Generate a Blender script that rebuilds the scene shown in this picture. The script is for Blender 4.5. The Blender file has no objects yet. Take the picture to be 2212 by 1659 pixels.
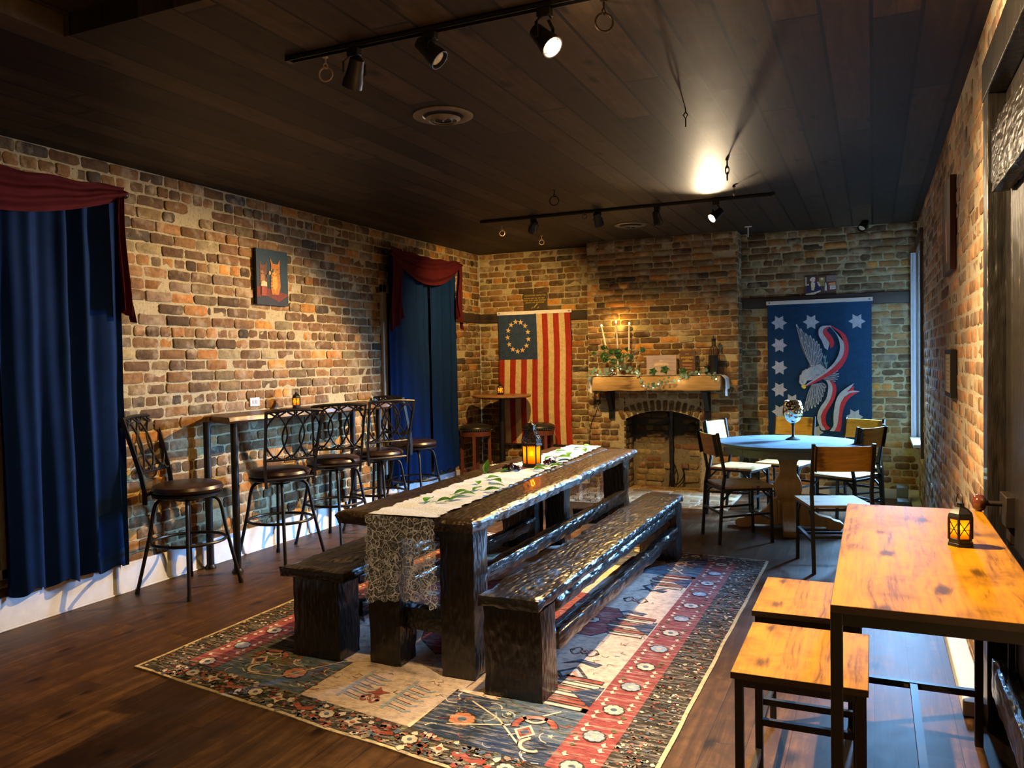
import bpy, bmesh, math, random
from math import sin, cos, pi, radians, sqrt, atan2
from mathutils import Vector, Matrix, noise
sc = bpy.context.scene
COL = sc.collection
# ------------------------------------------------------------------ camera
F_PX = 1734.0
yaw, pitch, roll = radians(24.22), radians(1.654), radians(-1.014)
fwd = Vector((-sin(yaw)*cos(pitch), cos(yaw)*cos(pitch), -sin(pitch)))
rt = Vector((cos(yaw), sin(yaw), 0)); up = rt.cross(fwd)
r2 = rt*cos(roll)+up*sin(roll); u2 = -rt*sin(roll)+up*cos(roll)
cam = bpy.data.cameras.new('camera'); cam.sensor_width = 36.0; cam.lens = F_PX/2212*36
cam.clip_start = 0.02
co = bpy.data.objects.new('camera', cam); COL.objects.link(co)
co.matrix_world = Matrix(((r2.x, u2.x, -fwd.x, 0), (r2.y, u2.y, -fwd.y, 0), (r2.z, u2.z, -fwd.z, 1.5), (0, 0, 0, 1)))
sc.camera = co
# ------------------------------------------------------------------ light, exposure
w = bpy.data.worlds.new('sky'); sc.world = w; w.use_nodes = True
w.node_tree.nodes['Background'].inputs[0].default_value = (0.42, 0.62, 1.0, 1)
w.node_tree.nodes['Background'].inputs[1].default_value = 1.0
sc.view_settings.view_transform = 'Standard'; sc.view_settings.look = 'None'
sc.view_settings.exposure = 0.0; sc.view_settings.gamma = 1.0; sc.view_settings.use_curve_mapping = False
sc.cycles.sample_clamp_indirect = 4.0; sc.cycles.max_bounces = 6; sc.cycles.adaptive_threshold = .015; sc.cycles.transparent_max_bounces = 12
sc.cycles.caustics_reflective = False; sc.cycles.caustics_refractive = False
sc.cycles.use_denoising = True
XL, XR, YB, ZC = -4.57, 0.425, 9.2, 2.85       # the room: left wall, right wall, far wall, ceiling
WIN = (8.36, 9.08, 0.66, 2.52)                # window in the right wall: y0 y1 z0 z1

def aim(o, d):
    o.rotation_euler = Vector(d).to_track_quat('-Z', 'Y').to_euler()
def light(kind, name, loc, d, power, color, parent=None, **kw):
    l = bpy.data.lights.new(name, kind); l.energy = power; l.color = color
    for k, v in kw.items(): setattr(l, k, v)
    o = bpy.data.objects.new(name, l); COL.objects.link(o); o.location = loc
    if d is not None: aim(o, d)
    if parent: o.parent = parent
    return o
DAY = (0.24, 0.54, 1.0)
light('AREA', 'window_daylight', (0.58, 8.78, 1.50), (-1, -1.2, -1.0), 520, DAY, shape='RECTANGLE', size=0.60, size_y=1.5, spread=radians(92))
WARM = (1.0, 0.60, 0.20)

# ------------------------------------------------------------------ shader helpers
class M:
    def __init__(s, name):
        s.m = bpy.data.materials.new(name); s.m.use_nodes = True
        s.t = s.m.node_tree; s.t.nodes.clear(); s.L = s.t.links
    def n(s, typ, **kw):
        x = s.t.nodes.new(typ)
        for k, v in kw.items(): setattr(x, k, v)
        return x
    def set(s, sock, v):
        if hasattr(v, 'is_output'): s.L.new(v, sock)
        elif v is not None:
            if isinstance(v, (tuple, list)) and sock.type == 'RGBA' and len(v) == 3: v = (*v, 1)
            sock.default_value = v
    def obj(s): return s.n('ShaderNodeTexCoord').outputs['Object']
    def map(s, v, scale=(1, 1, 1), rot=(0, 0, 0), loc=(0, 0, 0)):
        x = s.n('ShaderNodeMapping'); s.L.new(v, x.inputs[0]); x.inputs['Scale'].default_value = scale
        x.inputs['Rotation'].default_value = rot; x.inputs['Location'].default_value = loc
        return x.outputs[0]
    def noise(s, v, scale, detail=4, rough=.55, dist=0, col=False):
        x = s.n('ShaderNodeTexNoise'); s.L.new(v, x.inputs['Vector']); x.inputs['Scale'].default_value = scale
        x.inputs['Detail'].default_value = detail; x.inputs['Roughness'].default_value = rough; x.inputs['Distortion'].default_value = dist
        return x.outputs['Color' if col else 'Fac']
    def vor(s, v, scale, feat='F1', out='Distance', rnd=1, dims='3D'):
        x = s.n('ShaderNodeTexVoronoi', feature=feat, voronoi_dimensions=dims); s.L.new(v, x.inputs['Vector']); x.inputs['Scale'].default_value = scale
        x.inputs['Randomness'].default_value = rnd
        return x.outputs[out]
    def white(s, v, out='Value'):
        x = s.n('ShaderNodeTexWhiteNoise', noise_dimensions='3D'); s.set(x.inputs['Vector'], v); return x.outputs[out]
    def ramp(s, f, stops, interp='LINEAR'):
        x = s.n('ShaderNodeValToRGB'); s.set(x.inputs[0], f); r = x.color_ramp; r.interpolation = interp
        while len(r.elements) < len(stops): r.elements.new(.5)
        for e, (p, c) in zip(r.elements, stops): e.position = p; e.color = (*c, 1) if len(c) == 3 else c
        return x.outputs[0]
    def g(s, f, a, b):      # grey ramp between a and b
        return s.ramp(f, [(a, (0, 0, 0)), (b, (1, 1, 1))])
    def mix(s, f, a, b, mode='MIX'):
        x = s.n('ShaderNodeMix', data_type='RGBA', blend_type=mode); s.set(x.inputs[0], f); s.set(x.inputs[6], a); s.set(x.inputs[7], b)
        return x.outputs[2]
    def math(s, op, a, b=None, c=None):
        x = s.n('ShaderNodeMath', operation=op); s.set(x.inputs[0], a)
        if b is not None: s.set(x.inputs[1], b)
        if c is not None: s.set(x.inputs[2], c)
        return x.outputs[0]
    def sep(s, v):
        x = s.n('ShaderNodeSeparateXYZ'); s.L.new(v, x.inputs[0]); return x.outputs
    def comb(s, a, b, c):
        x = s.n('ShaderNodeCombineXYZ'); s.set(x.inputs[0], a); s.set(x.inputs[1], b); s.set(x.inputs[2], c); return x.outputs[0]
    def attr(s, name):
        x = s.n('ShaderNodeAttribute', attribute_name=name); return x.outputs['Color']
    def bump(s, h, strength=.5, dist=.01, nrm=None):
        x = s.n('ShaderNodeBump'); s.set(x.inputs['Height'], h); x.inputs['Strength'].default_value = strength; x.inputs['Distance'].default_value = dist
        if nrm: s.L.new(nrm, x.inputs['Normal'])
        return x.outputs[0]
    def bsdf(s, base, rough=.6, metal=0, bump=None, spec=None, em=None, emc=None, alpha=None, trans=None, sheen=None, coat=None):
        x = s.n('ShaderNodeBsdfPrincipled'); s.set(x.inputs['Base Color'], base); s.set(x.inputs['Roughness'], rough); s.set(x.inputs['Metallic'], metal)
        if bump: s.L.new(bump, x.inputs['Normal'])
        for k, v in (('Specular IOR Level', spec), ('Emission Strength', em), ('Emission Color', emc), ('Alpha', alpha), ('Transmission Weight', trans), ('Sheen Weight', sheen), ('Coat Weight', coat)):
            if v is not None: s.set(x.inputs[k], v)
        return x.outputs[0]
    def out(s, sh):
        o = s.n('ShaderNodeOutputMaterial'); s.L.new(sh, o.inputs[0]); return s.m

def simple(name, c, rough=.6, metal=0, var=.12, scale=30, bump=.15, **kw):
    m = M(name); v = m.obj(); f = m.noise(v, scale)
    d = tuple(x*(1-var*1.6) for x in c); l = tuple(min(1, x*(1+var)) for x in c)
    return m.out(m.bsdf(m.ramp(f, [(.3, d), (.7, l)]), rough, metal, m.bump(f, bump, .003), **kw))
def emit(name, c, st):
    m = M(name); e = m.n('ShaderNodeEmission'); e.inputs[0].default_value = (*c, 1); e.inputs[1].default_value = st
    return m.out(e.outputs[0])
def fabric(name, c, rough=.85, weave=900, var=.15, sheen=.15):
    m = M(name); v = m.obj(); f = m.noise(v, 14, 3); wv = m.noise(v, weave, 2)
    col = m.ramp(f, [(.25, tuple(x*(1-var) for x in c)), (.75, tuple(x*(1+var) for x in c))])
    return m.out(m.bsdf(col, rough, 0, m.bump(wv, .2, .001), spec=.12, sheen=sheen))
def brickmat(name, ramp, soot=False):
    m = M(name); v = m.obj(); rnd = m.sep(m.attr('rnd'))
    base = m.ramp(rnd[0], ramp, 'CONSTANT')
    n1 = m.noise(v, 22, 5, .65); n2 = m.noise(v, 120, 3); n3 = m.noise(v, 7, 4, .6)
    val = m.ramp(n1, [(.3, (.55, .52, .5)), (.55, (1, 1, 1)), (.8, (1.25, 1.2, 1.1))])
    base = m.mix(1, base, val, 'MULTIPLY')
    base = m.mix(m.math('MULTIPLY', m.g(n3, .52, .66), .62), base, (.40, .33, .22))     # lime smears
    base = m.mix(m.math('MULTIPLY', m.g(n2, .66, .74), .5), base, (.05, .04, .03))
    bri = m.math('ADD', m.math('MULTIPLY', rnd[1], .7), .65)
    base = m.mix(1, base, m.comb(bri, bri, bri), 'MULTIPLY')
    if soot:
        z = m.sep(v)[2]; zz = m.math('ADD', z, m.math('MULTIPLY', m.math('SUBTRACT', n3, .5), .35))
        base = m.mix(m.g(zz, .48, .60), base, m.mix(1, base, (.22, .2, .17), 'MULTIPLY'))
    h = m.math('ADD', m.math('MULTIPLY', n1, 1.0), m.math('MULTIPLY', n2, .35))
    return m.out(m.bsdf(base, .82, 0, m.bump(h, .9, .006), spec=.25))
def mortarmat(name, c, soot=False):
    m = M(name); v = m.obj(); n1 = m.noise(v, 40, 6, .7); n2 = m.noise(v, 5, 3)
    col = m.mix(n2, tuple(x*.72 for x in c), c); col = m.mix(m.g(n1, .3, .48), tuple(x*.45 for x in c), col)
    if soot: col = m.mix(m.g(m.sep(v)[2], .45, .62), col, (.05, .045, .035))
    return m.out(m.bsdf(col, .95, 0, m.bump(n1, 1.0, .012), spec=.1))
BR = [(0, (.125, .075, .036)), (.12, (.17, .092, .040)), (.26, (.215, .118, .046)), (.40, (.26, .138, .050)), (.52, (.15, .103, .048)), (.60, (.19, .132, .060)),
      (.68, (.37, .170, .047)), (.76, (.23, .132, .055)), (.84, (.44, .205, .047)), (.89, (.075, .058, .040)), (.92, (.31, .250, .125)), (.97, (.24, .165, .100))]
BRR = [(0, (.24, .135, .075)), (.2, (.40, .22, .11)), (.4, (.48, .25, .12)), (.55, (.33, .22, .13)), (.7, (.56, .28, .13)), (.85, (.42, .30, .19)), (.94, (.20, .13, .09))]  # right wall palette lifted so the bricks themselves carry the lamplight
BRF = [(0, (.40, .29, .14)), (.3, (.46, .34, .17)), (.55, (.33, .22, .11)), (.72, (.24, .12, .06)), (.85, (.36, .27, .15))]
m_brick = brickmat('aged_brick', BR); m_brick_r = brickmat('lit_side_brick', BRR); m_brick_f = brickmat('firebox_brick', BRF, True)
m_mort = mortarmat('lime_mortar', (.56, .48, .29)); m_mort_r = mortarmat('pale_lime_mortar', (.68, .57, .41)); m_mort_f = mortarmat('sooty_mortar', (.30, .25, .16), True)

def woodmat(name, dark, light, axis=1, scale=1.0, rough=.4, knots=True, bump=.25, spec=.5, dirt=.0, lo=.30, hi=.66):
    # grain runs along the given object axis
    m = M(name); v = m.obj()
    sq = [14*scale]*3; sq[axis] = 1.3*scale
    vv = m.map(v, tuple(sq)); warp = m.noise(m.map(v, (2, 2, 2)), 1.2, 2, col=True)
    va = m.n('ShaderNodeVectorMath', operation='ADD'); m.L.new(vv, va.inputs[0])
    vs = m.n('ShaderNodeVectorMath', operation='SCALE'); m.L.new(warp, vs.inputs[0]); vs.inputs['Scale'].default_value = .7
    m.L.new(vs.outputs[0], va.inputs[1])
    g1 = m.noise(va.outputs[0], 2.2, 8, .68, .6); sq2 = [110*scale]*3; sq2[axis] = 5*scale
    g2 = m.noise(m.map(v, tuple(sq2)), 1.0, 3, .6)
    f = m.math('ADD', m.math('MULTIPLY', g1, .75), m.math('MULTIPLY', g2, .25))
    col = m.ramp(f, [(lo, dark), ((lo+hi)/2-.02, tuple((a*.45+b*.55) for a, b in zip(dark, light))), (hi, light)])
    if knots:
        kq = [5*scale]*3; kq[axis] = 2.6*scale
        k = m.vor(m.map(v, tuple(kq)), 1.0, dims='2D' if axis < 2 else '3D'); kk = m.math('ADD', k, m.math('MULTIPLY', m.math('SUBTRACT', g1, .5), .35))
        col = m.mix(m.ramp(kk, [(.04, (.85, .85, .85)), (.15, (0, 0, 0))]), col, tuple(x*.30 for x in dark))
    if dirt: col = m.mix(m.math('MULTIPLY', m.g(m.noise(v, 3.5, 5, .7), .5, .72), dirt), col, tuple(x*.5 for x in dark))
    return m.out(m.bsdf(col, m.math('ADD', rough-.08, m.math('MULTIPLY', g1, .2)), 0, m.bump(f, bump, .004), spec=spec))
def plankmat(name, cols, wd, ln, axis, rough, gap, bump, spec=.5, vary=.5):
    # boards running along `axis` (0=x, 1=y)
    m = M(name); v = m.obj(); s = m.sep(v); a, c = (s[1], s[0]) if axis == 1 else (s[0], s[1])
    u = m.math('DIVIDE', c, wd); col_i = m.math('FLOOR', u); fu = m.math('FRACT', u)
    off = m.white(m.comb(col_i, 3.1, 0)); t = m.math('ADD', m.math('DIVIDE', a, ln), m.math('MULTIPLY', off, 5.3))
    row_i = m.math('FLOOR', t); ft = m.math('FRACT', t)
    rnd = m.white(m.comb(col_i, row_i, 1.7)); rnd2 = m.white(m.comb(col_i, row_i, 7.7))
    e1 = m.math('LESS_THAN', m.math('MINIMUM', fu, m.math('SUBTRACT', 1, fu)), gap/wd)
    e2 = m.math('LESS_THAN', m.math('MINIMUM', ft, m.math('SUBTRACT', 1, ft)), gap/ln)
    edge = m.math('MAXIMUM', e1, e2)
    sc_ = (14, 1.1, 1) if axis == 1 else (1.1, 14, 1)
    vv = m.map(v, sc_); va = m.n('ShaderNodeVectorMath', operation='ADD'); m.L.new(vv, va.inputs[0]); m.L.new(m.comb(m.math('MULTIPLY', rnd, 20), m.math('MULTIPLY', rnd2, 20), 0), va.inputs[1])
    g1 = m.noise(va.outputs[0], 1.5, 8, .7, .8); g2 = m.noise(v, 9, 6, .7, .5)
    f = m.math('ADD', m.math('MULTIPLY', g1, .6), m.math('MULTIPLY', g2, .4))
    base = m.ramp(f, [(.30, cols[0]), (.50, cols[1]), (.70, cols[2])])
    b = m.math('ADD', m.math('MULTIPLY', rnd, vary), 1-vary/2); base = m.mix(1, base, m.comb(b, b, b), 'MULTIPLY')
    kn = m.vor(m.map(v, (3.1, 1.6, 1) if axis == 1 else (1.6, 3.1, 1)), 1.0, dims='2D')
    kn = m.math('ADD', kn, m.math('MULTIPLY', m.math('SUBTRACT', g1, .5), .3))
    base = m.mix(m.ramp(kn, [(.03, (.8, .8, .8)), (.10, (0, 0, 0))]), base, tuple(x*.3 for x in cols[0]))
    base = m.mix(edge, base, (.004, .003, .002))
    h = m.math('SUBTRACT', m.math('MULTIPLY', f, .3), edge)
    return m.out(m.bsdf(base, m.math('ADD', rough-.06, m.math('MULTIPLY', g2, .14)), 0, m.bump(h, bump, .004), spec=spec))
m_floor = plankmat('dark_walnut_floor', [(.022, .011, .005), (.075, .037, .016), (.19, .10, .046)], .15, 1.2, 1, .46, .0010, .3, spec=.2, vary=.35)
m_ceil = plankmat('dark_stained_ceiling_boards', [(.012, .008, .005), (.032, .021, .012), (.065, .044, .026)], .185, 2.6, 1, .56, .0075, .8, spec=.25, vary=1.2)
def charred(name, base=(.004, .0035, .003), hi=(.013, .009, .006), rough=.28, axis=1, cs=1.0):
    m = M(name); v = m.obj(); sq = [52*cs]*3; sq[axis] = 20*cs
    h1 = m.vor(m.map(v, tuple(sq)), 1.0, 'SMOOTH_F1'); sq = [60]*3; sq[axis] = 7; g = m.noise(m.map(v, tuple(sq)), 1, 4, .6)
    n = m.noise(v, 6, 4); col = m.ramp(m.math('ADD', m.math('MULTIPLY', g, .5), m.math('MULTIPLY', n, .5)), [(.35, base), (.65, hi)])
    h = m.math('ADD', h1, m.math('MULTIPLY', g, .55))
    return m.out(m.bsdf(col, rough, 0, m.bump(h, .8, .009), spec=.45, coat=.2))
m_char = charred('charred_hewn_timber'); m_chartop = charred('charred_table_top', (.014, .009, .006), (.045, .027, .014), .33)
m_charx = charred('charred_hewn_timber_upright', axis=2)
m_door = charred('black_painted_door_boards', (.006, .005, .0045), (.013, .010, .008), .36, 2, .6)
m_black = simple('black_powder_coated_steel', (.012, .011, .011), .42, .3, bump=.05)
m_bronze = simple('dark_bronze_metal', (.016, .013, .011), .40, .5, bump=.05)
m_brownvinyl = simple('dark_brown_vinyl', (.028, .013, .009), .33, 0, .1, 60, .08)
m_leather = simple('black_leather', (.016, .014, .013), .35, 0, .1, 90, .12)
m_orange = woodmat('rustic_orange_laminate', (.12, .048, .002), (.36, .160, .004), 1, 1.0, .5, spec=.12, dirt=.8, lo=.38, hi=.56)
m_orangex = woodmat('rustic_orange_laminate_cross', (.22, .085, .012), (.60, .27, .035), 0, 1.6, .5, spec=.25, dirt=.6, lo=.38, hi=.58)
m_edge = simple('dark_laminate_edge', (.030, .014, .008), .5)
m_live = woodmat('live_edge_slab', (.030, .014, .007), (.10, .048, .022), 1, .8, .35, spec=.5)
m_pubtop = woodmat('pub_table_top', (.16, .07, .025), (.34, .17, .07), 0, 1, .4)
m_mahog = woodmat('mahogany_stool_legs', (.07, .018, .008), (.19, .055, .02), 2, 1, .35, False)
m_pine = woodmat('pine_pedestal', (.40, .21, .07), (.62, .37, .15), 2, .7, .5, False)
m_beam = woodmat('mantel_beam', (.17, .095, .035), (.46, .29, .12), 0, .7, .7, True, .8, .2)
m_darkbeam = woodmat('dark_wall_beam', (.016, .010, .007), (.045, .026, .016), 0, .8, .7)
m_bluetop = woodmat('weathered_blue_grey_top', (.035, .055, .07), (.16, .20, .225), 0, .9, .36)  # weathered grain whose pale streaks stand in for daylight highlights
m_white = simple('white_painted_board', (.70, .74, .82), .55, 0, .06, 12, .1)
m_frame = simple('window_frame_paint', (.36, .35, .32), .5)
m_casing = simple('brown_window_casing', (.075, .035, .018), .55)
m_navy = fabric('navy_curtain', (.0015, .016, .075), .8, sheen=0)
m_burg = fabric('burgundy_scarf', (.060, .006, .009), .85, 400, sheen=0)
m_cloth = fabric('white_cloth', (.78, .76, .74), .9, 500, .06)
m_flame = emit('candle_flame', (1, .62, .22), 26)
m_led = emit('amber_candle_light', (1, .55, .10), 24)
m_bulb = emit('spot_bulb', (1, .86, .66), 90)
m_bulbdim = emit('spot_bulb_dim', (1, .60, .25), 8)
m_fairy = emit('fairy_light', (1, .86, .60), 30)
m_candle = simple('ivory_candle_wax', (.80, .76, .66), .5, 0, .04)
m_cream = simple('cream_painted_metal', (.62, .56, .42), .45, .1)
m_leaf = simple('glossy_green_leaf', (.10, .36, .06), .35, 0, .35, 40)
m_ivy = simple('dark_green_leaf', (.020, .080, .018), .4, 0, .35, 40)
m_euc = simple('eucalyptus_leaf', (.10, .20, .15), .6, 0, .3, 30)
m_grape = simple('dark_grape', (.035, .008, .018), .18, 0, .3, 30)
m_chrome = simple('steel_ring', (.45, .40, .33), .3, .9)
m_rust = simple('old_iron', (.035, .024, .018), .5, .7)
m_knob = simple('brown_glazed_knob', (.09, .022, .010), .12, 0, .3, 20, coat=1.0)
m_concrete = simple('grey_block', (.17, .19, .20), .8)
m_vent = simple('bronze_vent', (.16, .13, .09), .45, .3)
def glass(name, tint=(1, 1, 1), refl=.12):
    m = M(name); t = m.n('ShaderNodeBsdfTransparent'); t.inputs[0].default_value = (*tint, 1)
    g = m.n('ShaderNodeBsdfGlossy'); g.inputs['Roughness'].default_value = .03
    f = m.n('ShaderNodeFresnel'); f.inputs[0].default_value = 1.45
    x = m.n('ShaderNodeMixShader'); m.L.new(m.math('MULTIPLY', f.outputs[0], refl*6), x.inputs[0]); m.L.new(t.outputs[0], x.inputs[1]); m.L.new(g.outputs[0], x.inputs[2])
    return m.out(x.outputs[0])
m_glass = glass('clear_glass')
def amber(name):
    m = M(name); a = m.n('ShaderNodeBsdfTranslucent'); a.inputs[0].default_value = (1.0, .36, .015, 1)
    b = m.n('ShaderNodeBsdfTransparent'); b.inputs[0].default_value = (1.0, .34, .01, 1)
    x = m.n('ShaderNodeMixShader'); x.inputs[0].default_value = .42; m.L.new(a.outputs[0], x.inputs[1]); m.L.new(b.outputs[0], x.inputs[2])
    return m.out(x.outputs[0])
m_amber = amber('amber_glass')
def hammered(name):
    m = M(name); v = m.obj(); d = m.vor(v, 34, 'SMOOTH_F1')
    col = m.ramp(m.noise(v, 9, 3), [(.38, (.75, .78, .80)), (.62, (.80, .66, .34))])  # gold blotches are warm reflections painted into the silver
    return m.out(m.bsdf(col, .10, 1, m.bump(d, .9, .02)))
m_hammer = hammered('hammered_mercury_glass')
def lace(name, dens):
    m = M(name); v = m.obj(); warp = m.noise(v, 18, 2, col=True)
    va = m.n('ShaderNodeVectorMath', operation='MULTIPLY_ADD'); m.L.new(warp, va.inputs[0]); va.inputs[1].default_value = (.03, .03, .03); m.L.new(v, va.inputs[2])
    e = m.vor(va.outputs[0], 26, 'DISTANCE_TO_EDGE'); e2 = m.vor(va.outputs[0], 75, 'DISTANCE_TO_EDGE'); r = m.vor(va.outputs[0], 26)
    line = m.math('LESS_THAN', e, .035); net = m.math('LESS_THAN', e2, .05)
    ring = m.math('LESS_THAN', m.math('ABSOLUTE', m.math('SUBTRACT', r, .30)), .024); dot = m.math('LESS_THAN', r, .10)
    patch = m.g(m.noise(v, 9, 2), .44, .52)
    solid = m.math('MULTIPLY', m.math('GREATER_THAN', m.noise(v, 42, 2), .56), patch)
    a = m.math('MAXIMUM', m.math('MAXIMUM', line, m.math('MAXIMUM', ring, dot)), m.math('MAXIMUM', m.math('MULTIPLY', net, .4), m.math('MULTIPLY', solid, .55)))
    a = m.math('MAXIMUM', a, dens)
    return m.out(m.bsdf((.56, .64, .80), .85, 0, m.bump(m.noise(v, 90, 4, .7), .9, .006), alpha=a))
m_lace = lace('white_lace', .10); m_lacetop = lace('white_lace_layered', .94)
def colmat(name, rough=.9, wear=.35, scale=26, spec=.2, pile=False, fold=None):
    m = M(name); v = m.obj(); c = m.attr('Col'); n1 = m.noise(v, scale, 6, .75); n2 = m.noise(m.map(v, (6, 60, 6)) if pile else v, 3 if pile else 60, 4, .7)
    f = m.math('ADD', m.math('MULTIPLY', n1, .5), m.math('MULTIPLY', n2, .5))
    k = m.ramp(f, [(.36, (1-wear*1.5,)*3), (.52, (1, 1, 1)), (.66, (1+wear*.7,)*3)])
    c = m.mix(1, c, k, 'MULTIPLY')
    if pile: c = m.mix(m.math('MULTIPLY', m.g(m.noise(m.map(v, (3, 22, 3)), 2.2, 7, .75), .50, .66), .55), c, (.62, .56, .54))
    return m.out(m.bsdf(c, rough, 0, m.bump(n2 if pile else n1, .4 if pile else .1, .003), spec=spec))
m_rug = colmat('distressed_printed_rug', .92, .42, 24, .1, True)
m_flag = colmat('printed_flag_cloth', .75, .22, 16); m_paint = colmat('painted_canvas', .6, .25, 60)

# ------------------------------------------------------------------ mesh helpers
class MB:
    def __init__(s): s.v = []; s.f = []; s.mi = []; s.c = []; s.cur = 0; s.col = None; s.sm = []; s.smooth = True
    def add(s, vs, fs, col=None):
        b = len(s.v); s.v += [tuple(x) for x in vs]
        for f in fs:
            s.f.append(tuple(b+i for i in f)); s.mi.append(s.cur); s.c.append(col or s.col)
    def box(s, c, d, rz=0, rot=None, taper=None):
        hx, hy, hz = d[0]/2, d[1]/2, d[2]/2; vs = []
        R = rot if rot is not None else Matrix.Rotation(rz, 3, 'Z')
        for z in (-1, 1):
            t = taper if (taper and z > 0) else 1
            for x, y in ((-1, -1), (1, -1), (1, 1), (-1, 1)):
                vs.append(R @ Vector((x*hx*t, y*hy*t, z*hz)) + Vector(c))
        s.add(vs, [(3, 2, 1, 0), (4, 5, 6, 7), (0, 1, 5, 4), (1, 2, 6, 5), (2, 3, 7, 6), (3, 0, 4, 7)])
        return s
    def b2(s, a, b):
        return s.box([(a[i]+b[i])/2 for i in range(3)], [abs(b[i]-a[i]) for i in range(3)])
    def bar(s, p, q, wd, th=None, upv=(0, 0, 1)):
        p, q = Vector(p), Vector(q); d = q-p; L = d.length; z = d.normalized(); x = Vector(upv).cross(z)
        if x.length < 1e-3: x = Vector((1, 0, 0)).cross(z)
        x.normalize(); y = z.cross(x); R = Matrix((x, y, z)).transposed()
        return s.box((p+q)/2, (wd, th or wd, L), rot=R)
    def tube(s, pts, r, n=8, closed=False, cap=True, rs=None):
        pts = [Vector(p) for p in pts]; N = len(pts); rings = []
        prev = None
        for i, p in enumerate(pts):
            a = pts[(i-1) % N] if (closed or i) else p; b = pts[(i+1) % N] if (closed or i < N-1) else p
            t = (b-a).normalized()
            if prev is None:
                x = t.orthogonal().normalized()
            else:
                x = (prev - t*prev.dot(t)).normalized()
            prev = x; y = t.cross(x); rr = rs[i] if rs else r
            rings.append([p + x*rr*cos(2*pi*k/n) + y*rr*sin(2*pi*k/n) for k in range(n)])
        vs = [v for R in rings for v in R]; fs = []
        for i in range(N if closed else N-1):
            j = (i+1) % N
            for k in range(n): fs.append((i*n+k, i*n+(k+1) % n, j*n+(k+1) % n, j*n+k))
        if cap and not closed: fs += [tuple(range(n))[::-1], tuple((N-1)*n+k for k in range(n))]
        s.add(vs, fs); return s
    def lathe(s, prof, n=24, c=(0, 0, 0), ax=None, capb=True):
        R = Matrix.Identity(3) if ax is None else Vector(ax).to_track_quat('Z', 'Y').to_matrix()
        vs = []; fs = []; C = Vector(c)
        for r, z in prof:
            for k in range(n): vs.append(R @ Vector((r*cos(2*pi*k/n), r*sin(2*pi*k/n), z)) + C)
        for i in range(len(prof)-1):
            for k in range(n): fs.append((i*n+k, i*n+(k+1) % n, (i+1)*n+(k+1) % n, (i+1)*n+k))
        if capb: fs += [tuple(range(n))[::-1], tuple((len(prof)-1)*n+k for k in range(n))]
        s.add(vs, fs); return s
    def prism(s, poly, z0, z1, M_=None):
        n = len(poly); vs = [Vector((x, y, z0)) for x, y in poly]+[Vector((x, y, z1)) for x, y in poly]
        if M_ is not None: vs = [M_ @ v for v in vs]
        s.add(vs, [tuple(range(n))[::-1], tuple(range(n, 2*n))]+[(i, (i+1) % n, n+(i+1) % n, n+i) for i in range(n)]); return s
    def grid(s, fn, nu, nv, col=None):
        vs = [fn(i/nu, j/nv) for j in range(nv+1) for i in range(nu+1)]
        s.add(vs, [(j*(nu+1)+i, j*(nu+1)+i+1, (j+1)*(nu+1)+i+1, (j+1)*(nu+1)+i) for j in range(nv) for i in range(nu)], col); return s
    def sphere(s, c, r, n=10, sq=(1, 1, 1)):
        vs = []; fs = []; m = n//2+1
        for i in range(m+1):
            a = pi*i/m
            for k in range(n): vs.append((c[0]+r*sq[0]*sin(a)*cos(2*pi*k/n), c[1]+r*sq[1]*sin(a)*sin(2*pi*k/n), c[2]+r*sq[2]*cos(a)))
        for i in range(m):
            for k in range(n): fs.append((i*n+k, (i+1)*n+k, (i+1)*n+(k+1) % n, i*n+(k+1) % n))
        s.add(vs, fs); return s
    def rough(s, c, d, seg, amp=.006, seed=0, fr=9, chew=.012, rz=0):
        # a hewn timber: box surface subdivided and worn by noise, edges chewed
        nx, ny, nz = seg; idx = {}; vs = []; fs = []
        R = Matrix.Rotation(rz, 3, 'Z')
        def vid(i, j, k):
            if (i, j, k) in idx: return idx[i, j, k]
            p = Vector(((i/nx-.5)*d[0], (j/ny-.5)*d[1], (k/nz-.5)*d[2]))
            nn = Vector(((i == nx)-(i == 0), (j == ny)-(j == 0), (k == nz)-(k == 0)))
            q = p*fr + Vector((seed*7.3, seed*3.1, seed*5.7))
            o = nn*(noise.noise(q)*amp + noise.noise(q*3)*amp*.5)
            if abs(nn.x)+abs(nn.y)+abs(nn.z) > 1: o -= nn.normalized()*chew*(.5+.9*abs(noise.noise(q*2.3)))
            idx[i, j, k] = len(vs); vs.append(R @ (p+o) + Vector(c)); return idx[i, j, k]
        for i in range(nx):
            for j in range(ny):
                fs.append((vid(i, j, 0), vid(i, j+1, 0), vid(i+1, j+1, 0), vid(i+1, j, 0)))
                fs.append((vid(i, j, nz), vid(i+1, j, nz), vid(i+1, j+1, nz), vid(i, j+1, nz)))
            for k in range(nz):
                fs.append((vid(i, 0, k), vid(i+1, 0, k), vid(i+1, 0, k+1), vid(i, 0, k+1)))
                fs.append((vid(i, ny, k), vid(i, ny, k+1), vid(i+1, ny, k+1), vid(i+1, ny, k)))
        for j in range(ny):
            for k in range(nz):
                fs.append((vid(0, j, k), vid(0, j, k+1), vid(0, j+1, k+1), vid(0, j+1, k)))
                fs.append((vid(nx, j, k), vid(nx, j+1, k), vid(nx, j+1, k+1), vid(nx, j, k+1)))
        s.add(vs, fs); return s
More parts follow.
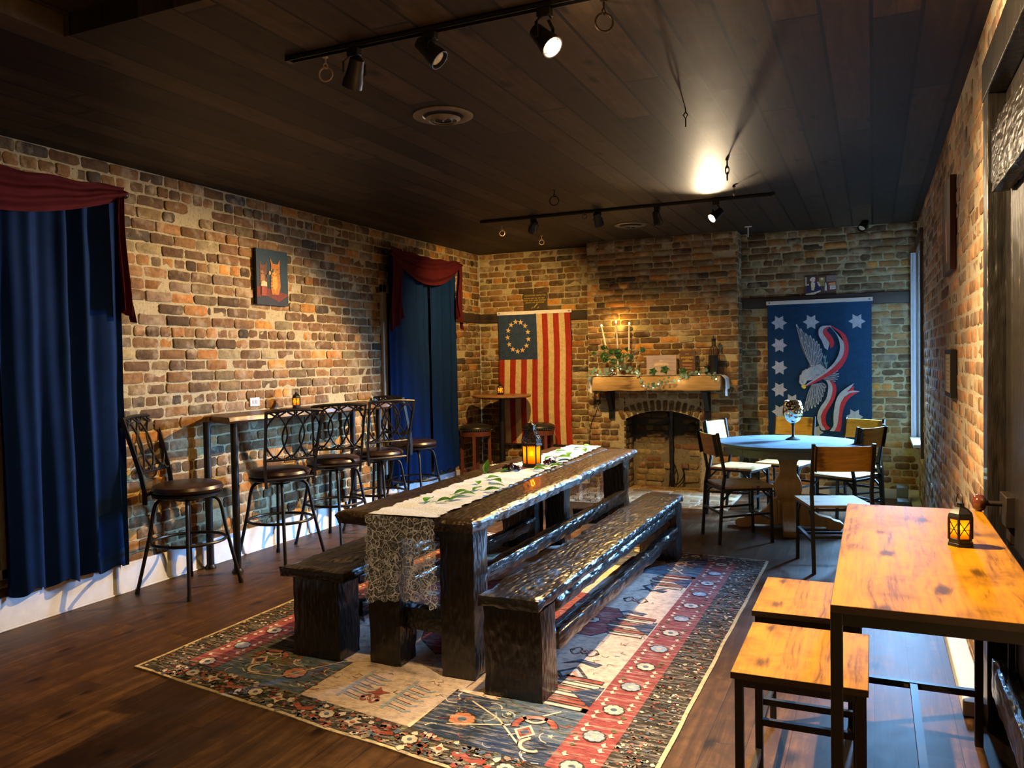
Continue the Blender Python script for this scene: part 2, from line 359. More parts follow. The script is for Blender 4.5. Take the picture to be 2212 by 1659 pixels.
    def obj(s, name, mats, parent=None, bevel=0, smooth=40, loc=None, rz=0, attr='Col'):
        me = bpy.data.meshes.new(name); me.from_pydata(s.v, [], s.f)
        if not isinstance(mats, (list, tuple)): mats = [mats]
        for m in mats: me.materials.append(m)
        if len(mats) > 1: me.polygons.foreach_set('material_index', s.mi)
        if any(c is not None for c in s.c):
            a = me.color_attributes.new(attr, 'FLOAT_COLOR', 'CORNER'); data = []
            for f, c in zip(s.f, s.c):
                c = c or (.5, .5, .5); data += [c[0], c[1], c[2], 1.0]*len(f)
            a.data.foreach_set('color', data)
        me.validate(); me.update()
        if smooth:
            me.polygons.foreach_set('use_smooth', [True]*len(me.polygons)); me.set_sharp_from_angle(angle=radians(smooth))
        o = bpy.data.objects.new(name, me); COL.objects.link(o)
        if bevel:
            b = o.modifiers.new('bevel', 'BEVEL'); b.width = bevel; b.segments = 2; b.limit_method = 'ANGLE'; b.angle_limit = radians(40)
        if parent: o.parent = parent
        if loc is not None: o.location = loc
        if rz: o.rotation_euler = (0, 0, rz)
        return o
def tag(o, label, cat, group=None, kind=None):
    o['label'] = label; o['category'] = cat
    if group: o['group'] = group
    if kind: o['kind'] = kind
    return o
def thing(name, label, cat, loc=(0, 0, 0), rz=0, group=None):
    o = bpy.data.objects.new(name, None); COL.objects.link(o); o.location = loc; o.rotation_euler = (0, 0, rz); o.empty_display_size = .1
    return tag(o, label, cat, group)
def dup(root, loc, rz, label=None, keep=None):
    def cp(o, par):
        c = o.copy(); COL.objects.link(c)
        if par: c.parent = par
        for ch in list(o.children): cp(ch, c)
        return c
    r = cp(root, None); r.location = loc; r.rotation_euler = (0, 0, rz)
    if label: r['label'] = label
    return r
def struct(o): o['kind'] = 'structure'; return o
def catmull(pts, k=6, closed=False):
    pts = [Vector(p) for p in pts]; n = len(pts); out = []
    for i in range(n if closed else n-1):
        p0 = pts[(i-1) % n] if (closed or i > 0) else pts[i]; p1 = pts[i]; p2 = pts[(i+1) % n]; p3 = pts[(i+2) % n] if (closed or i < n-2) else p2
        for j in range(k):
            t = j/k; out.append(.5*((2*p1)+(p2-p0)*t+(2*p0-5*p1+4*p2-p3)*t*t+(3*p1-p0-3*p2+p3)*t**3))
    if not closed: out.append(pts[-1])
    return out

# ------------------------------------------------------------------ the room shell
def wall_bricks(mb, O, U, N, W, H, course=.08, bl=.215, seed=1, holes=(), skip=None, v0=0, jit=1.0, V=(0, 0, 1)):
    rng = random.Random(seed); O, U, N, V = Vector(O), Vector(U), Vector(N), Vector(V)
    mb.cur = 0
    rows = int(round(H/course)); ch = H/rows
    for r in range(rows):
        za, zb = v0+r*ch, v0+(r+1)*ch; u = -rng.random()*bl*.5 if r % 2 else -bl*.5+rng.random()*.04
        header = (r % 6 == 3)
        while u < W:
            L = bl*(.5 if header else 1)*(1+rng.uniform(-.09, .09))
            if not header and rng.random() < .13: L *= rng.choice((.5, .62, .75))
            a, b, c, d = max(u, 0.0)+.006, min(u+L, W)-.006, za+.0065, zb-.0065; u += L
            sag = .006*noise.noise(Vector((a*1.3+seed, r*.21, 0))); c += sag; d += sag
            for (h0, k0, h1, k1) in holes:
                if a < h1 and b > h0 and c < k1 and d > k0:
                    opts = [(h0-a, 'b', h0), (b-h1, 'a', h1)]; vo = [(k0-c, 'd', k0), (d-k1, 'c', k1)]
                    best = max([(x*(d-c), k, v) for x, k, v in opts]+[(x*(b-a), k, v) for x, k, v in vo])
                    if best[1] == 'a': a = best[2]+.004
                    if best[1] == 'b': b = best[2]-.004
                    if best[1] == 'c': c = best[2]+.004
                    if best[1] == 'd': d = best[2]-.004
            if b-a < .03 or d-c < .018: continue
            if skip and any(skip(x, y) for x, y in ((a, c), (b, c), (a, d), (b, d), ((a+b)/2, (c+d)/2))): continue
            if rng.random() < .012: continue
            brick(mb, rng, O, U, V, N, [(a, c), (b, c), (b, d), (a, d)], jit)
def brick(mb, rng, O, U, V, N, q, jit=1.0, dep=None):
    (a, c), (b, _), (_, d) = q[0], q[1], q[2]
    dep = rng.uniform(-.005, .009)*jit if dep is None else dep
    r = min(.012, (d-c)*.28)*rng.uniform(.5, 1.3); j = lambda k=.0032: rng.uniform(-k, k)*jit
    mx, my = (a+b)/2, (c+d)/2
    out = [(a+r, c), (mx-.3*(b-a)*.5, c+j()), (mx+.3*(b-a), c+j()), (b-r, c), (b, c+r), (b+j(.002), my), (b, d-r), (b-r, d), (mx+.2*(b-a), d+j()), (mx-.25*(b-a), d+j()), (a+r, d), (a, d-r), (a+j(.002), my), (a, c+r)]
    out = [(x+j(), y+j()) for x, y in out]; n = len(out); tx, ty = j(.022), j(.04)
    P = lambda x, y, z: O+U*x+V*y+N*z
    vs = [P(x, y, -.02) for x, y in out]+[P(x, y, dep-.004+tx*(x-mx)+ty*(y-my)) for x, y in out]
    s1, s2 = 1-.011/max(b-a, .02), 1-.011/max(d-c, .02)
    vs += [P(mx+(x-mx)*s1, my+(y-my)*s2, dep+tx*(x-mx)+ty*(y-my)) for x, y in out]
    fs = [(i, (i+1) % n, n+(i+1) % n, n+i) for i in range(n)]+[(n+i, n+(i+1) % n, 2*n+(i+1) % n, 2*n+i) for i in range(n)]+[tuple(range(2*n, 3*n))]
    mb.add(vs, fs, (rng.random(), rng.random(), rng.random()))
def backing(mb, O, U, N, W, H, holes=(), V=(0, 0, 1), off=-.0055):
    O, U, N, V = Vector(O), Vector(U), Vector(N), Vector(V); mb.cur = 1
    us = sorted({0, W} | {h[0] for h in holes} | {h[2] for h in holes}); vs_ = sorted({0, H} | {h[1] for h in holes} | {h[3] for h in holes})
    for i in range(len(us)-1):
        for j in range(len(vs_)-1):
            mu, mv = (us[i]+us[i+1])/2, (vs_[j]+vs_[j+1])/2
            if any(h[0] < mu < h[2] and h[1] < mv < h[3] for h in holes): continue
            # subdivided so the mortar bed can undulate
            nu, nv = max(1, int((us[i+1]-us[i])/.06)), max(1, int((vs_[j+1]-vs_[j])/.06))
            def fn(a, b, i=i, j=j):
                x = us[i]+(us[i+1]-us[i])*a; y = vs_[j]+(vs_[j+1]-vs_[j])*b
                e = 0 if (a in (0, 1) or b in (0, 1)) else .006*noise.noise(Vector((x*14, y*14, O.x+O.y)))
                return O+U*x+V*y+N*(off+e)
            mb.grid(fn, nu, nv)
# left wall
mb = MB(); y0 = 1.4
backing(mb, (XL, -1.6, 0), (0, 1, 0), (1, 0, 0), YB+1.6, ZC)
wall_bricks(mb, (XL, y0, 0), (0, 1, 0), (1, 0, 0), YB-y0, ZC, .081, .22, 11, skip=lambda u, v: v < .15)
struct(mb.obj('wall_left', [m_brick, m_mort], attr='rnd'))
# right wall, with the window and the door openings
mb = MB(); yr = 0.4
wh = (WIN[0]+1.6, WIN[2], WIN[1]+1.6, WIN[3]); dh = (2.62+1.6, 0, 3.72+1.6, 2.60)
backing(mb, (XR, -1.6, 0), (0, 1, 0), (-1, 0, 0), YB+1.6, ZC, [wh, dh], off=-.0015)
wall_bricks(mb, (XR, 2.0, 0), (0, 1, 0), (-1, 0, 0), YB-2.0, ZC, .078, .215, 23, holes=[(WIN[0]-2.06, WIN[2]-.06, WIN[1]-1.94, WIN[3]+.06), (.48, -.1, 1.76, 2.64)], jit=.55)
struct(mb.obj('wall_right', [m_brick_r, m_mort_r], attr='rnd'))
# far wall: the two recesses beside the chimney
CX0, CX1, CY = -3.02, -1.32, 8.88
mb = MB()
for k, (xa, xb) in enumerate(((XL, CX0+.05), (CX1-.05, XR))):
    backing(mb, (xa-.06, YB, 0), (1, 0, 0), (0, -1, 0), xb-xa+.12, ZC)
    zb = ((1.98, 2.10), (2.02, 2.14))[k]
    wall_bricks(mb, (xa, YB, 0), (1, 0, 0), (0, -1, 0), xb-xa, ZC, .0745, .22, 31+k, holes=[(0, zb[0], xb-xa, zb[1])])
mb.cur = 1; mb.b2((XL-.1, YB+.02, 0), (XR+.3, YB+.05, ZC))
struct(mb.obj('wall_far', [m_brick, m_mort], attr='rnd'))
# chimney breast with the arched firebox
AX, AH, SPR, RI = -2.16, .42, .83, .976; AZ = .91-RI; RO = RI+.125
def top_of(x):
    d = abs(x-AX); return AZ+sqrt(RI*RI-d*d) if d < AH else 0
mb = MB(); mb.cur = 1
N_ = 34
for i in range(N_):
    xa, xb = CX0+(CX1-CX0)*i/N_, CX0+(CX1-CX0)*(i+1)/N_
    xs = sorted({xa, xb} | {e for e in (AX-AH, AX+AH) if xa < e < xb})
    for p, q in zip(xs, xs[1:]):
        ins = abs((p+q)/2-AX) < AH; z0, z1 = (top_of(max(p, AX-AH+1e-4)), top_of(min(q, AX+AH-1e-4))) if ins else (0, 0)
        mb.add([(p, CY+.009, z0), (q, CY+.009, z1), (q, CY+.009, ZC), (p, CY+.009, ZC)], [(0, 1, 2, 3)])
def inarch(u, v):
    x, z = CX0+u, v
    if abs(x-AX) < AH+.004 and z < SPR+.02: return True
    return z > SPR-.05 and sqrt((x-AX)**2+(z-AZ)**2) < RO+.012 and abs(x-AX) < AH+.10
wall_bricks(mb, (CX0, CY, 0), (1, 0, 0), (0, -1, 0), CX1-CX0, ZC, .0695, .222, 41, holes=[(AX-AH-CX0, -.1, AX+AH-CX0, SPR-.06)], skip=inarch, jit=.9)
rng = random.Random(5)
for k in range(14):        # voussoirs
    a0 = radians(-28.5+57*k/14+.45); a1 = radians(-28.5+57*(k+1)/14-.45); am = (a0+a1)/2; rm = (RI+RO)/2
    U_ = Vector((cos(am), 0, -sin(am))); V_ = Vector((sin(am), 0, cos(am))); wd = rm*(a1-a0)
    mb.cur = 0
    brick(mb, rng, Vector((AX+rm*sin(am), CY-.002, AZ+rm*cos(am))), U_, V_, Vector((0, -1, 0)), [(-wd/2+.005, -.058), (wd/2-.005, -.058), (wd/2-.005, .058), (-wd/2+.005, .058)])
    mb.c[-1] = (.05+.1*(k % 3 == 0), .6, 0)
    for i in range(len(mb.c)-29, len(mb.c)): mb.c[i] = (rng.choice((.02, .18, .58)), .35, 0) if i == len(mb.c)-29 else mb.c[i-1]
for xs, nx in ((CX0, -1), (CX1, 1)):
    backing(mb, (xs, CY, 0), (0, 1, 0), (nx, 0, 0), YB-CY, ZC)
    wall_bricks(mb, (xs, CY, 0), (0, 1, 0), (nx, 0, 0), YB-CY, ZC, .0695, .2, 43+nx)
struct(mb.obj('wall_chimney_breast', [m_brick, m_mort], attr='rnd'))
FD = .30     # firebox
mb = MB()
backing(mb, (AX-AH+.03, CY+FD, 0), (1, 0, 0), (0, -1, 0), 2*AH-.06, 1.1)
wall_bricks(mb, (AX-AH+.03, CY+FD, 0), (1, 0, 0), (0, -1, 0), 2*AH-.06, 1.1, .072, .21, 51, jit=1.8, skip=lambda u, v: .44 < u < .53 and v > .0)
for xs, nx in ((AX-AH, 1), (AX+AH, -1)):
    backing(mb, (xs, CY, 0), (0, 1, 0), (nx, 0, 0), FD, 1.1)
    wall_bricks(mb, (xs, CY, 0), (0, 1, 0), (nx, 0, 0), FD, 1.1, .072, .2, 53+nx)
mb.cur = 1; mb.b2((AX-AH-.05, CY+.03, 1.08), (AX+AH+.05, CY+FD+.05, 1.12)); mb.b2((AX-AH-.05, CY+FD+.03, 0), (AX+AH+.05, CY+FD+.06, 1.12))
mb.b2((AX-AH-.05, CY+.03, 0), (AX-AH-.02, CY+FD, 1.1)); mb.b2((AX+AH+.02, CY+.03, 0), (AX+AH+.05, CY+FD, 1.1))
struct(mb.obj('wall_firebox', [m_brick_f, m_mort_f], attr='rnd'))
# walls behind the camera
mb = MB(); mb.b2((XL-.1, -1.7, 0), (XR+.1, -1.6, ZC)); struct(mb.obj('wall_near', m_mort))
# floor, hearth
mb = MB(); mb.b2((XL-.1, -1.7, -.06), (XR+.1, YB+.2, 0)); struct(mb.obj('floor', m_floor))
mb = MB(); mb.cur = 1; mb.b2((CX0, 7.93, 0.001), (CX1+.02, CY+.02, .010)); mb.b2((AX-AH, CY, .001), (AX+AH, CY+FD, .010))
wall_bricks(mb, (CX0, 7.94, .014), (1, 0, 0), (0, 0, 1), CX1-CX0, CY-7.94, .105, .215, 61, V=(0, 1, 0), jit=.4)
wall_bricks(mb, (AX-AH, CY, .014), (1, 0, 0), (0, 0, 1), 2*AH, FD, .105, .215, 62, V=(0, 1, 0), jit=.4)
h = struct(mb.obj('trim_1', [m_brick_f, m_mort_r], attr='rnd')); h['label'] = 'brick hearth laid flat in front of the fireplace'
# ceiling with a shallow hatch recess near the left front
HX0, HX1, HY0, HY1 = -3.0, -1.7, .9, 2.28
mb = MB(); xs = [XL-.1, HX0, HX1, XR+.1]; ys = [-1.7, HY0, HY1, YB+.1]
for i in range(3):
    for j in range(3):
        if i == 1 and j == 1: continue
        mb.add([(xs[i], ys[j], ZC), (xs[i+1], ys[j], ZC), (xs[i+1], ys[j+1], ZC), (xs[i], ys[j+1], ZC)], [(0, 1, 2, 3)])
c = [(HX0, HY0), (HX1, HY0), (HX1, HY1), (HX0, HY1)]
for i in range(4):
    a, b = c[i], c[(i+1) % 4]; mb.add([(*a, ZC), (*b, ZC), (*b, ZC+.09), (*a, ZC+.09)], [(0, 1, 2, 3)])
mb.add([(x, y, ZC+.09) for x, y in c], [(0, 1, 2, 3)])
mb.b2((XL-.1, -1.7, ZC+.12), (XR+.1, YB+.1, ZC+.16))
struct(mb.obj('ceiling', m_ceil))
# baseboards
mb = MB(); mb.b2((XL-.01, -1.6, .012), (XL+.022, YB-.02, .195)); mb.b2((XL-.01, -1.6, 0), (XL+.028, YB-.02, .012)); struct(mb.obj('baseboard_left', m_white, bevel=.003))
mb = MB(); mb.b2((.335, 3.74, 0), (XR, YB-.02, .062)); struct(mb.obj('baseboard_right', m_white, bevel=.006))
mb = MB(); mb.b2((XL, YB-.03, 0), (CX0, YB-.005, .15)); mb.b2((CX1, YB-.03, 0), (XR, YB-.005, .10)); struct(mb.obj('baseboard_far', m_white, bevel=.003))
# dark wooden beams let into the walls
mb = MB(); mb.rough(((XL+CX0)/2, YB-.012, 2.04), (CX0-XL, .05, .115), (24, 2, 3), .004, 3); mb.rough((XL+.008, 8.83, 2.04), (.045, .74, .115), (2, 12, 3), .004, 4)
o = struct(mb.obj('trim_2', m_darkbeam)); o['label'] = 'dark wooden beam let into the brick left of the chimney'
mb = MB(); mb.rough(((XR+CX1)/2, YB-.012, 2.085), (XR-CX1, .05, .125), (24, 2, 3), .004, 6)
o = struct(mb.obj('trim_3', m_darkbeam)); o['label'] = 'dark wooden beam let into the brick right of the chimney'
# window in the right wall
wy0, wy1, wz0, wz1 = WIN
mb = MB(); X1 = XR+.24
mb.b2((XR-.005, wy1, wz0-.02), (X1, wy1+.03, wz1+.02)); mb.b2((XR+.01, wy0-.03, wz0-.02), (X1, wy0, wz1+.02))
mb.b2((XR-.005, wy0, wz1), (X1, wy1, wz1+.03)); mb.b2((XR-.005, wy0, wz0-.03), (X1, wy1, wz0))
mb.b2((XR+.10, wy1-.025, wz0), (XR+.13, wy1, wz1)); mb.b2((XR+.05, wy1-.012, wz0), (XR+.07, wy1, wz1))
win = struct(mb.obj('window_1', m_frame, bevel=.003))
mb = MB()
mb.b2((XR-.026, wy0-.10, wz0-.13), (XR+.02, wy0-.005, wz1+.12)); mb.b2((XR-.026, wy1+.01, wz0-.13), (XR+.01, wy1+.09, wz1+.12)); mb.b2((XR-.030, wy0-.12, wz1+.01), (XR+.01, wy1+.09, wz1+.13))
mb.obj('casing', m_casing, win, bevel=.003)
mb = MB(); mb.b2((.352, wy1+.012, wz0-.01), (XR+.02, wy1+.045, wz1)); mb.b2((.372, wy1-.004, wz0), (.382, wy1+.013, wz1)); mb.obj('far_jamb', m_white, win, bevel=.003)
mb = MB(); mb.b2((XR-.085, wy0-.06, wz0-.035), (XR+.20, wy1+.04, wz0-.004)); mb.obj('sill', m_white, win, bevel=.004)
mb = MB()
for a, b in (((wy0, wz0), (wy1, wz0+.05)), ((wy0, wz1-.05), (wy1, wz1)), ((wy0, wz0), (wy0+.045, wz1)), ((wy1-.045, wz0), (wy1, wz1)), ((wy0, 1.57), (wy1, 1.61))):
    mb.b2((XR+.185, a[0], a[1]), (XR+.215, b[0], b[1]))
mb.obj('sash', m_frame, win, bevel=.003)
mb = MB(); mb.b2((XR+.198, wy0+.04, wz0+.05), (XR+.202, wy1-.04, wz1-.05)); mb.obj('pane', m_glass, win)
# windows behind the curtains in the left wall
m_night = simple('night_window_pane', (.10, .12, .15), .12)
for k, (a, b, z0, z1) in enumerate(((2.2, 3.73, .30, 2.5), (6.92, 8.405, .30, 2.3))):
    mb = MB()
    for p, q in (((a, z0), (a+.07, z1)), ((b-.07, z0), (b, z1)), ((a, z1-.08), (b, z1)), ((a, z0), (b, z0+.06)), (((a+b)/2-.02, z0), ((a+b)/2+.02, z1))):
        mb.b2((XL-.01, p[0], p[1]), (XL+.034, q[0], q[1]))
    f = struct(mb.obj('window_%d' % (k+2), m_frame, bevel=.003))
    mb = MB(); mb.b2((XL, a+.03, z0+.03), (XL+.020, b-.03, z1-.03)); mb.obj('pane', m_night, f)
# door in the right wall
D0, D1, DT = 2.70, 3.62, 2.50
mb = MB()
mb.b2((XR-.018, D1, 0), (XR+.06, D1+.12, DT+.13)); mb.b2((XR-.018, D0-.12, 0), (XR+.06, D0, DT+.13)); mb.b2((XR-.022, D0-.13, DT), (XR+.06, D1+.13, DT+.15))
door = struct(mb.obj('door_1', m_door, bevel=.004))
mb = MB(); nb = 6
for i in range(nb):
    mb.b2((XR+.045, D0+(D1-D0)*i/nb+.002, .01), (XR+.08, D0+(D1-D0)*(i+1)/nb-.002, DT))
mb.b2((XR+.07, D0, .01), (XR+.09, D1, DT)); mb.obj('door_boards', m_door, door, bevel=.003)
for za, zb in ((.20, .345), (2.09, 2.33)):
    mb = MB(); mb.rough((XR+.012, (D0+D1)/2-.06, (za+zb)/2), (.07, D1-D0-.14, zb-za), (3, 24, 5), .004, 9); mb.obj('batten', m_char, door)
mb = MB(); mb.b2((XR+.015, 3.40, .855), (XR+.05, 3.55, .97)); mb.b2((XR+.02, 3.55, .87), (XR+.045, 3.60, .95)); mb.b2((XR+.03, 3.42, .79), (XR+.05, 3.50, .86)); mb.obj('rim_lock', m_rust, door, bevel=.004)
mb = MB(); mb.tube([(XR+.03, 3.49, .93), (XR-.04, 3.49, .93)], .010, 10); mb.cur = 1
mb.lathe([(.004, 0), (.020, .004), (.031, .016), (.033, .028), (.027, .042), (.012, .050)], 20, (XR-.085, 3.49, .93), (1, 0, 0)); mb.obj('knob', [m_rust, m_knob], door)
mb = MB(); mb.b2((XR+.02, 3.36, .345), (XR+.04, 3.385, .62)); mb.obj('bolt', m_black, door)
# ------------------------------------------------------------------ track lights
def track(name, label, x0, x1, y):
    t = thing(name, label, 'light track', ((x0+x1)/2, y, ZC), group='black ceiling tracks')
    mb = MB(); L = (x1-x0)/2
    for a, b in (((-L, -.018, -.022), (L, -.014, -.001)), ((-L, .014, -.022), (L, .018, -.001)), ((-L, -.018, -.006), (L, .018, -.001)), ((-L-.02, -.019, -.024), (-L, .019, -.001)), ((L, -.019, -.024), (L+.02, .019, -.001))): mb.b2(a, b)
    mb.obj('rail', m_black, t); mb = MB(); mb.b2((-L, -.004, -.012), (L, .004, -.006)); mb.obj('conductor', m_bronze, t)
track('light_track', 'long black ceiling track with three spotlights nearest the camera', -2.32, -.80, 2.86)
track('light_track', 'long black ceiling track with four spotlights in front of the fireplace', -3.42, -.75, 6.98)
def spot(x, y, drop, d, label, bulb=None, power=0, size=90, blend=.8, spill=0, col=WARM):
    d = Vector(d).normalized()
    t = thing('spotlight', label, 'spotlight', (x, y, ZC), group='black track spotlights')
    mb = MB(); mb.b2((-.028, -.016, -.055), (.028, .016, -.023)); mb.obj('adapter', m_black, t, bevel=.003)
    mb = MB(); hd = Vector((d.x, d.y, 0)).normalized(); sd = Vector((-hd.y, hd.x, 0)); zc = -drop+.03
    for s_ in (-1, 1): mb.bar((sd*.018*s_+Vector((0, 0, -.055))), sd*.048*s_+Vector((0, 0, -.085)), .013, .004, sd); mb.bar(sd*.048*s_+Vector((0, 0, -.083)), sd*.048*s_+Vector((0, 0, zc)), .013, .004, sd)
    mb.b2((-.02, -.02, -.06), (.02, .02, -.05)); mb.obj('yoke', m_black, t)
    c = Vector((0, 0, zc)); mb = MB()
    mb.lathe([(.012, -.075), (.030, -.062), (.034, -.02), (.036, 0), (.042, .025), (.043, .055), (.038, .055), (.036, .02)], 20, c, d, capb=False); mb.lathe([(.001, -.076), (.013, -.075)], 12, c, d)
    mb.obj('can', m_black, t)
    mb = MB(); mb.lathe([(.034, .034), (.030, .042), (.016, .048), (.001, .049)], 16, c, d, capb=False)
    mb.obj('bulb', bulb or m_cream, t)
    if power: light('SPOT', 'beam', c+d*.075, d, power, col, t, spot_size=radians(size), spot_blend=blend, shadow_soft_size=.022)
    if spill: light('POINT', 'spill', c+d*.085, None, spill, col, t, shadow_soft_size=.03)
    return t
spot(-1.99, 2.86, .16, (-.45, .30, -.80), 'black spotlight nearest the left end of the front track, aimed at the curtained wall', m_bulbdim, 120, 100, 1)
spot(-1.62, 2.86, .13, (.62, .10, -.62), 'unlit black spotlight in the middle of the front track with a cream inside')
spot(-1.125, 2.86, .17, (.66, -.22, -.72), 'glaring lit spotlight on the front track, brightest lamp in the room', m_bulb, 920, 146, .8, 5.0, (1.0, .70, .36))
spot(-2.89, 6.98, .13, (-.55, .70, -.55), 'leftmost spotlight of the far track, turned to the flag corner', m_bulbdim, 300, 92, .9)
spot(-2.26, 6.98, .12, (.05, .62, -.80), 'dark spotlight of the far track given an added beam, between the corner lamp and the round vent', None, 230, 84, 1)  # bulb looks off; beam added to brighten the mantel and firebox
spot(-1.716, 6.98, .16, (.2, .1, -.9), 'small unlit spotlight hanging right of the far round vent')
t_far = spot(-1.21, 6.98, .17, (-.60, -.56, -.62), 'glaring lit spotlight at the right of the far track', m_bulb, 1250, 82, .42, 2)
light('SPOT', 'upward_spill', (-.03, -.06, -.17), (.10, -1, -.06), 120, (1.0, .76, .48), t_far, spot_size=radians(112), spot_blend=1, shadow_soft_size=.03)
t = spot(-.08, 8.86, .08, (-.3, -.5, -.6), 'small black fixture under the ceiling above the eagle flag'); 
# ceiling vents
def vent(x, y, r, label):
    t = thing('ceiling_vent', label, 'ceiling vent', (x, y, ZC), group='round ceiling vents')
    mb = MB(); mb.lathe([(r, -.001), (r, -.006), (r*.90, -.012), (r*.68, -.008), (r*.66, -.001)], 40, capb=False); mb.obj('rim', m_vent, t)
    for k, (a, b) in enumerate(((.58, .46), (.40, .29), (.22, .0))):
        mb = MB(); mb.lathe([(r*a, -.020+.004*k), (r*b+.001, -.034+.002*k), (r*max(b-.02, .001)+.0005, -.03)], 36, capb=False); mb.obj('louvre', m_vent, t)
    mb = MB(); mb.lathe([(.001, -.0015), (r*.66, -.0015)], 30, capb=False); mb.obj('opening', m_black, t)
    mb = MB(); mb.sphere((0, 0, -.030), .006, 8); mb.obj('screw', m_chrome, t)
vent(-2.14, 3.90, .165, 'bronze round ceiling vent nearest the camera')
vent(-2.22, 7.92, .165, 'bronze round ceiling vent in front of the chimney')
# rings and hooks screwed in the ceiling
def ring_pts(c, r, ax, n=20, sq=1):
    x = Vector(ax).normalized(); return [Vector(c)+x*r*cos(2*pi*k/n)*sq+Vector((0, 0, 1))*r*sin(2*pi*k/n) for k in range(n)]
def hook(x, y, r, label, mat, ax=(1, .3, 0), drop=.03):
    t = thing('ceiling_ring', label, 'ring', (x, y, ZC), group='iron rings in the ceiling')
    mb = MB(); mb.tube([(0, 0, 0), (0, 0, -drop)], .004, 8); mb.tube(ring_pts((0, 0, -drop-.010), .011, (.3, 1, 0), 12), .003, 6, True); mb.lathe([(.012, -.004), (.012, 0)], 12); mb.obj('eye_screw', mat, t)
    mb = MB(); mb.tube(ring_pts((0, 0, -drop-.016-r), r, ax, 24), r*.13, 8, True); mb.obj('ring', mat, t)
m_pale = simple('pale_painted_iron', (.50, .36, .26), .5, .2)
hook(-2.19, 2.93, .030, 'pale iron ring hanging beside the left end of the front track', m_pale)
hook(-.92, 2.95, .034, 'iron ring hanging at the top edge right of the brightest lamp', m_rust, (.5, .3, 0))
hook(-2.31, 6.02, .036, 'thin dark ring hanging between the two round vents', m_bronze)
hook(-3.38, 7.34, .026, 'small pale ring left of the corner spotlight', m_pale)
hook(-3.27, 8.12, .026, 'small pale ring right of the corner spotlight', m_pale)
hook(-2.36, 6.9, .020, 'tiny dark ring just in front of the far track', m_bronze)
t = thing('ceiling_hook', 'rusty forked hook screwed in the bare ceiling boards', 'hook', (-.92, 4.40, ZC))
mb = MB(); mb.tube([(0, 0, 0), (0, 0, -.02), (.012, 0, -.035), (0, 0, -.055), (-.012, 0, -.035), (0, 0, -.02)], .004, 6); mb.obj('loop', m_rust, t)
mb = MB(); mb.tube([(0, 0, -.05), (0, 0, -.10)], .004, 6); mb.obj('shank', m_rust, t)
t = thing('ceiling_chain', 'short black chain of links hanging by the bright ceiling patch', 'chain', (-.90, 5.64, ZC))
for k in range(3):
    mb = MB(); ax = (1, .3, 0) if k % 2 else (.3, -1, 0); c = (0, 0, -.035-k*.042)
    x = Vector(ax).normalized(); mb.tube([Vector(c)+x*.012*cos(a)+Vector((0, 0, .028*sin(a))) for a in [2*pi*i/18 for i in range(18)]], .0042, 6, True); mb.obj('link', m_black, t)
mb = MB(); mb.lathe([(.010, -.012), (.012, 0)], 10); mb.obj('ceiling_plate', m_black, t)
t = thing('ceiling_hanger', 'thin hanger with a pale bead above the far lit spotlight', 'hanger', (-.99, 6.52, ZC))
mb = MB(); mb.lathe([(.012, -.02), (.012, 0)], 10); mb.tube([(0, 0, -.02), (0, 0, -.07)], .0025, 6); mb.obj('wire', m_bronze, t)
mb = MB(); mb.sphere((0, 0, -.075), .007, 8, (1, 1, 1.6)); mb.obj('bead', m_pale, t)
t = thing('ceiling_bolt', 'white tee-shaped bolt hanging at the chimney top', 'bolt', (-1.17, 8.62, ZC))
mb = MB(); mb.box((0, 0, -.008), (.07, .012, .012)); mb.tube([(0, 0, -.012), (0, 0, -.115)], .006, 8); mb.obj('shank', m_white, t)

# ------------------------------------------------------------------ curtains and scarves
def panel(name, ya, yb, z0, z1, amp, nf, seed, x=XL+.095, flat=()):
    mb = MB(); rng = random.Random(seed); ph = rng.random()*6
    def fn(u, v):
        y = ya+(yb-ya)*u; z = z0+(z1-z0)*v
        a = sin(u*nf*2*pi+ph+1.1*sin(u*7+ph)+.5*(1-v)*sin(u*5)); b = sin(u*nf*3.3*pi+1.7*ph)
        k = amp*(.55+.45*(1-v))
        zz = z + (.022*sin(u*nf*2*pi+ph+.6)+.012*noise.noise(Vector((u*9, seed, 0))))*(1-v)
        return (x+k*a*.75+k*.3*b+.01*noise.noise(Vector((u*6, v*5, seed))), y+.012*sin(v*3+seed)*(1-v), zz)
    mb.grid(fn, int(abs(yb-ya)*110), 26)
    return mb
def curtain(name_label, rods, panels):
    t = thing('curtain', name_label, 'curtain', (0, 0, 0))
    for k, (ya, yb, z0, amp, nf) in enumerate(panels): panel('p', ya, yb, z0, 2.60, amp, nf, k*5+int(ya*3)).obj('curtain_panel', m_navy, t, smooth=180)
    return t
curtain('navy curtain at the left edge covering the near window', 0, [(2.92, 3.765,   .205, .060, 4.6), (2.15, 2.885, .16, .060, 3.2)])
curtain('navy curtain covering the far window behind the bar stools', 0, [(6.955, 7.715, .235, .026, 4.2), (7.755, 8.37, .25, .020, 3.2)])
def rod(ya, yb, label):
    t = thing('curtain_rod', label, 'curtain rod', (XL+.10, ya, 2.63))
    mb = MB(); mb.tube([(0, 0, 0), (0, yb-ya, 0)], .011, 10); mb.obj('rod', m_black, t)
    for y in (0, yb-ya): mb = MB(); mb.sphere((0, y, 0), .025, 12); mb.obj('finial', m_black, t)
    for y in (.06, yb-ya-.06): mb = MB(); mb.b2((-.095, y-.006, -.01), (.0, y+.006, .004)); mb.obj('bracket', m_black, t)
rod(2.1, 3.80, 'black curtain rod of the near left window'); rod(6.90, 8.45, 'black curtain rod of the far left window')
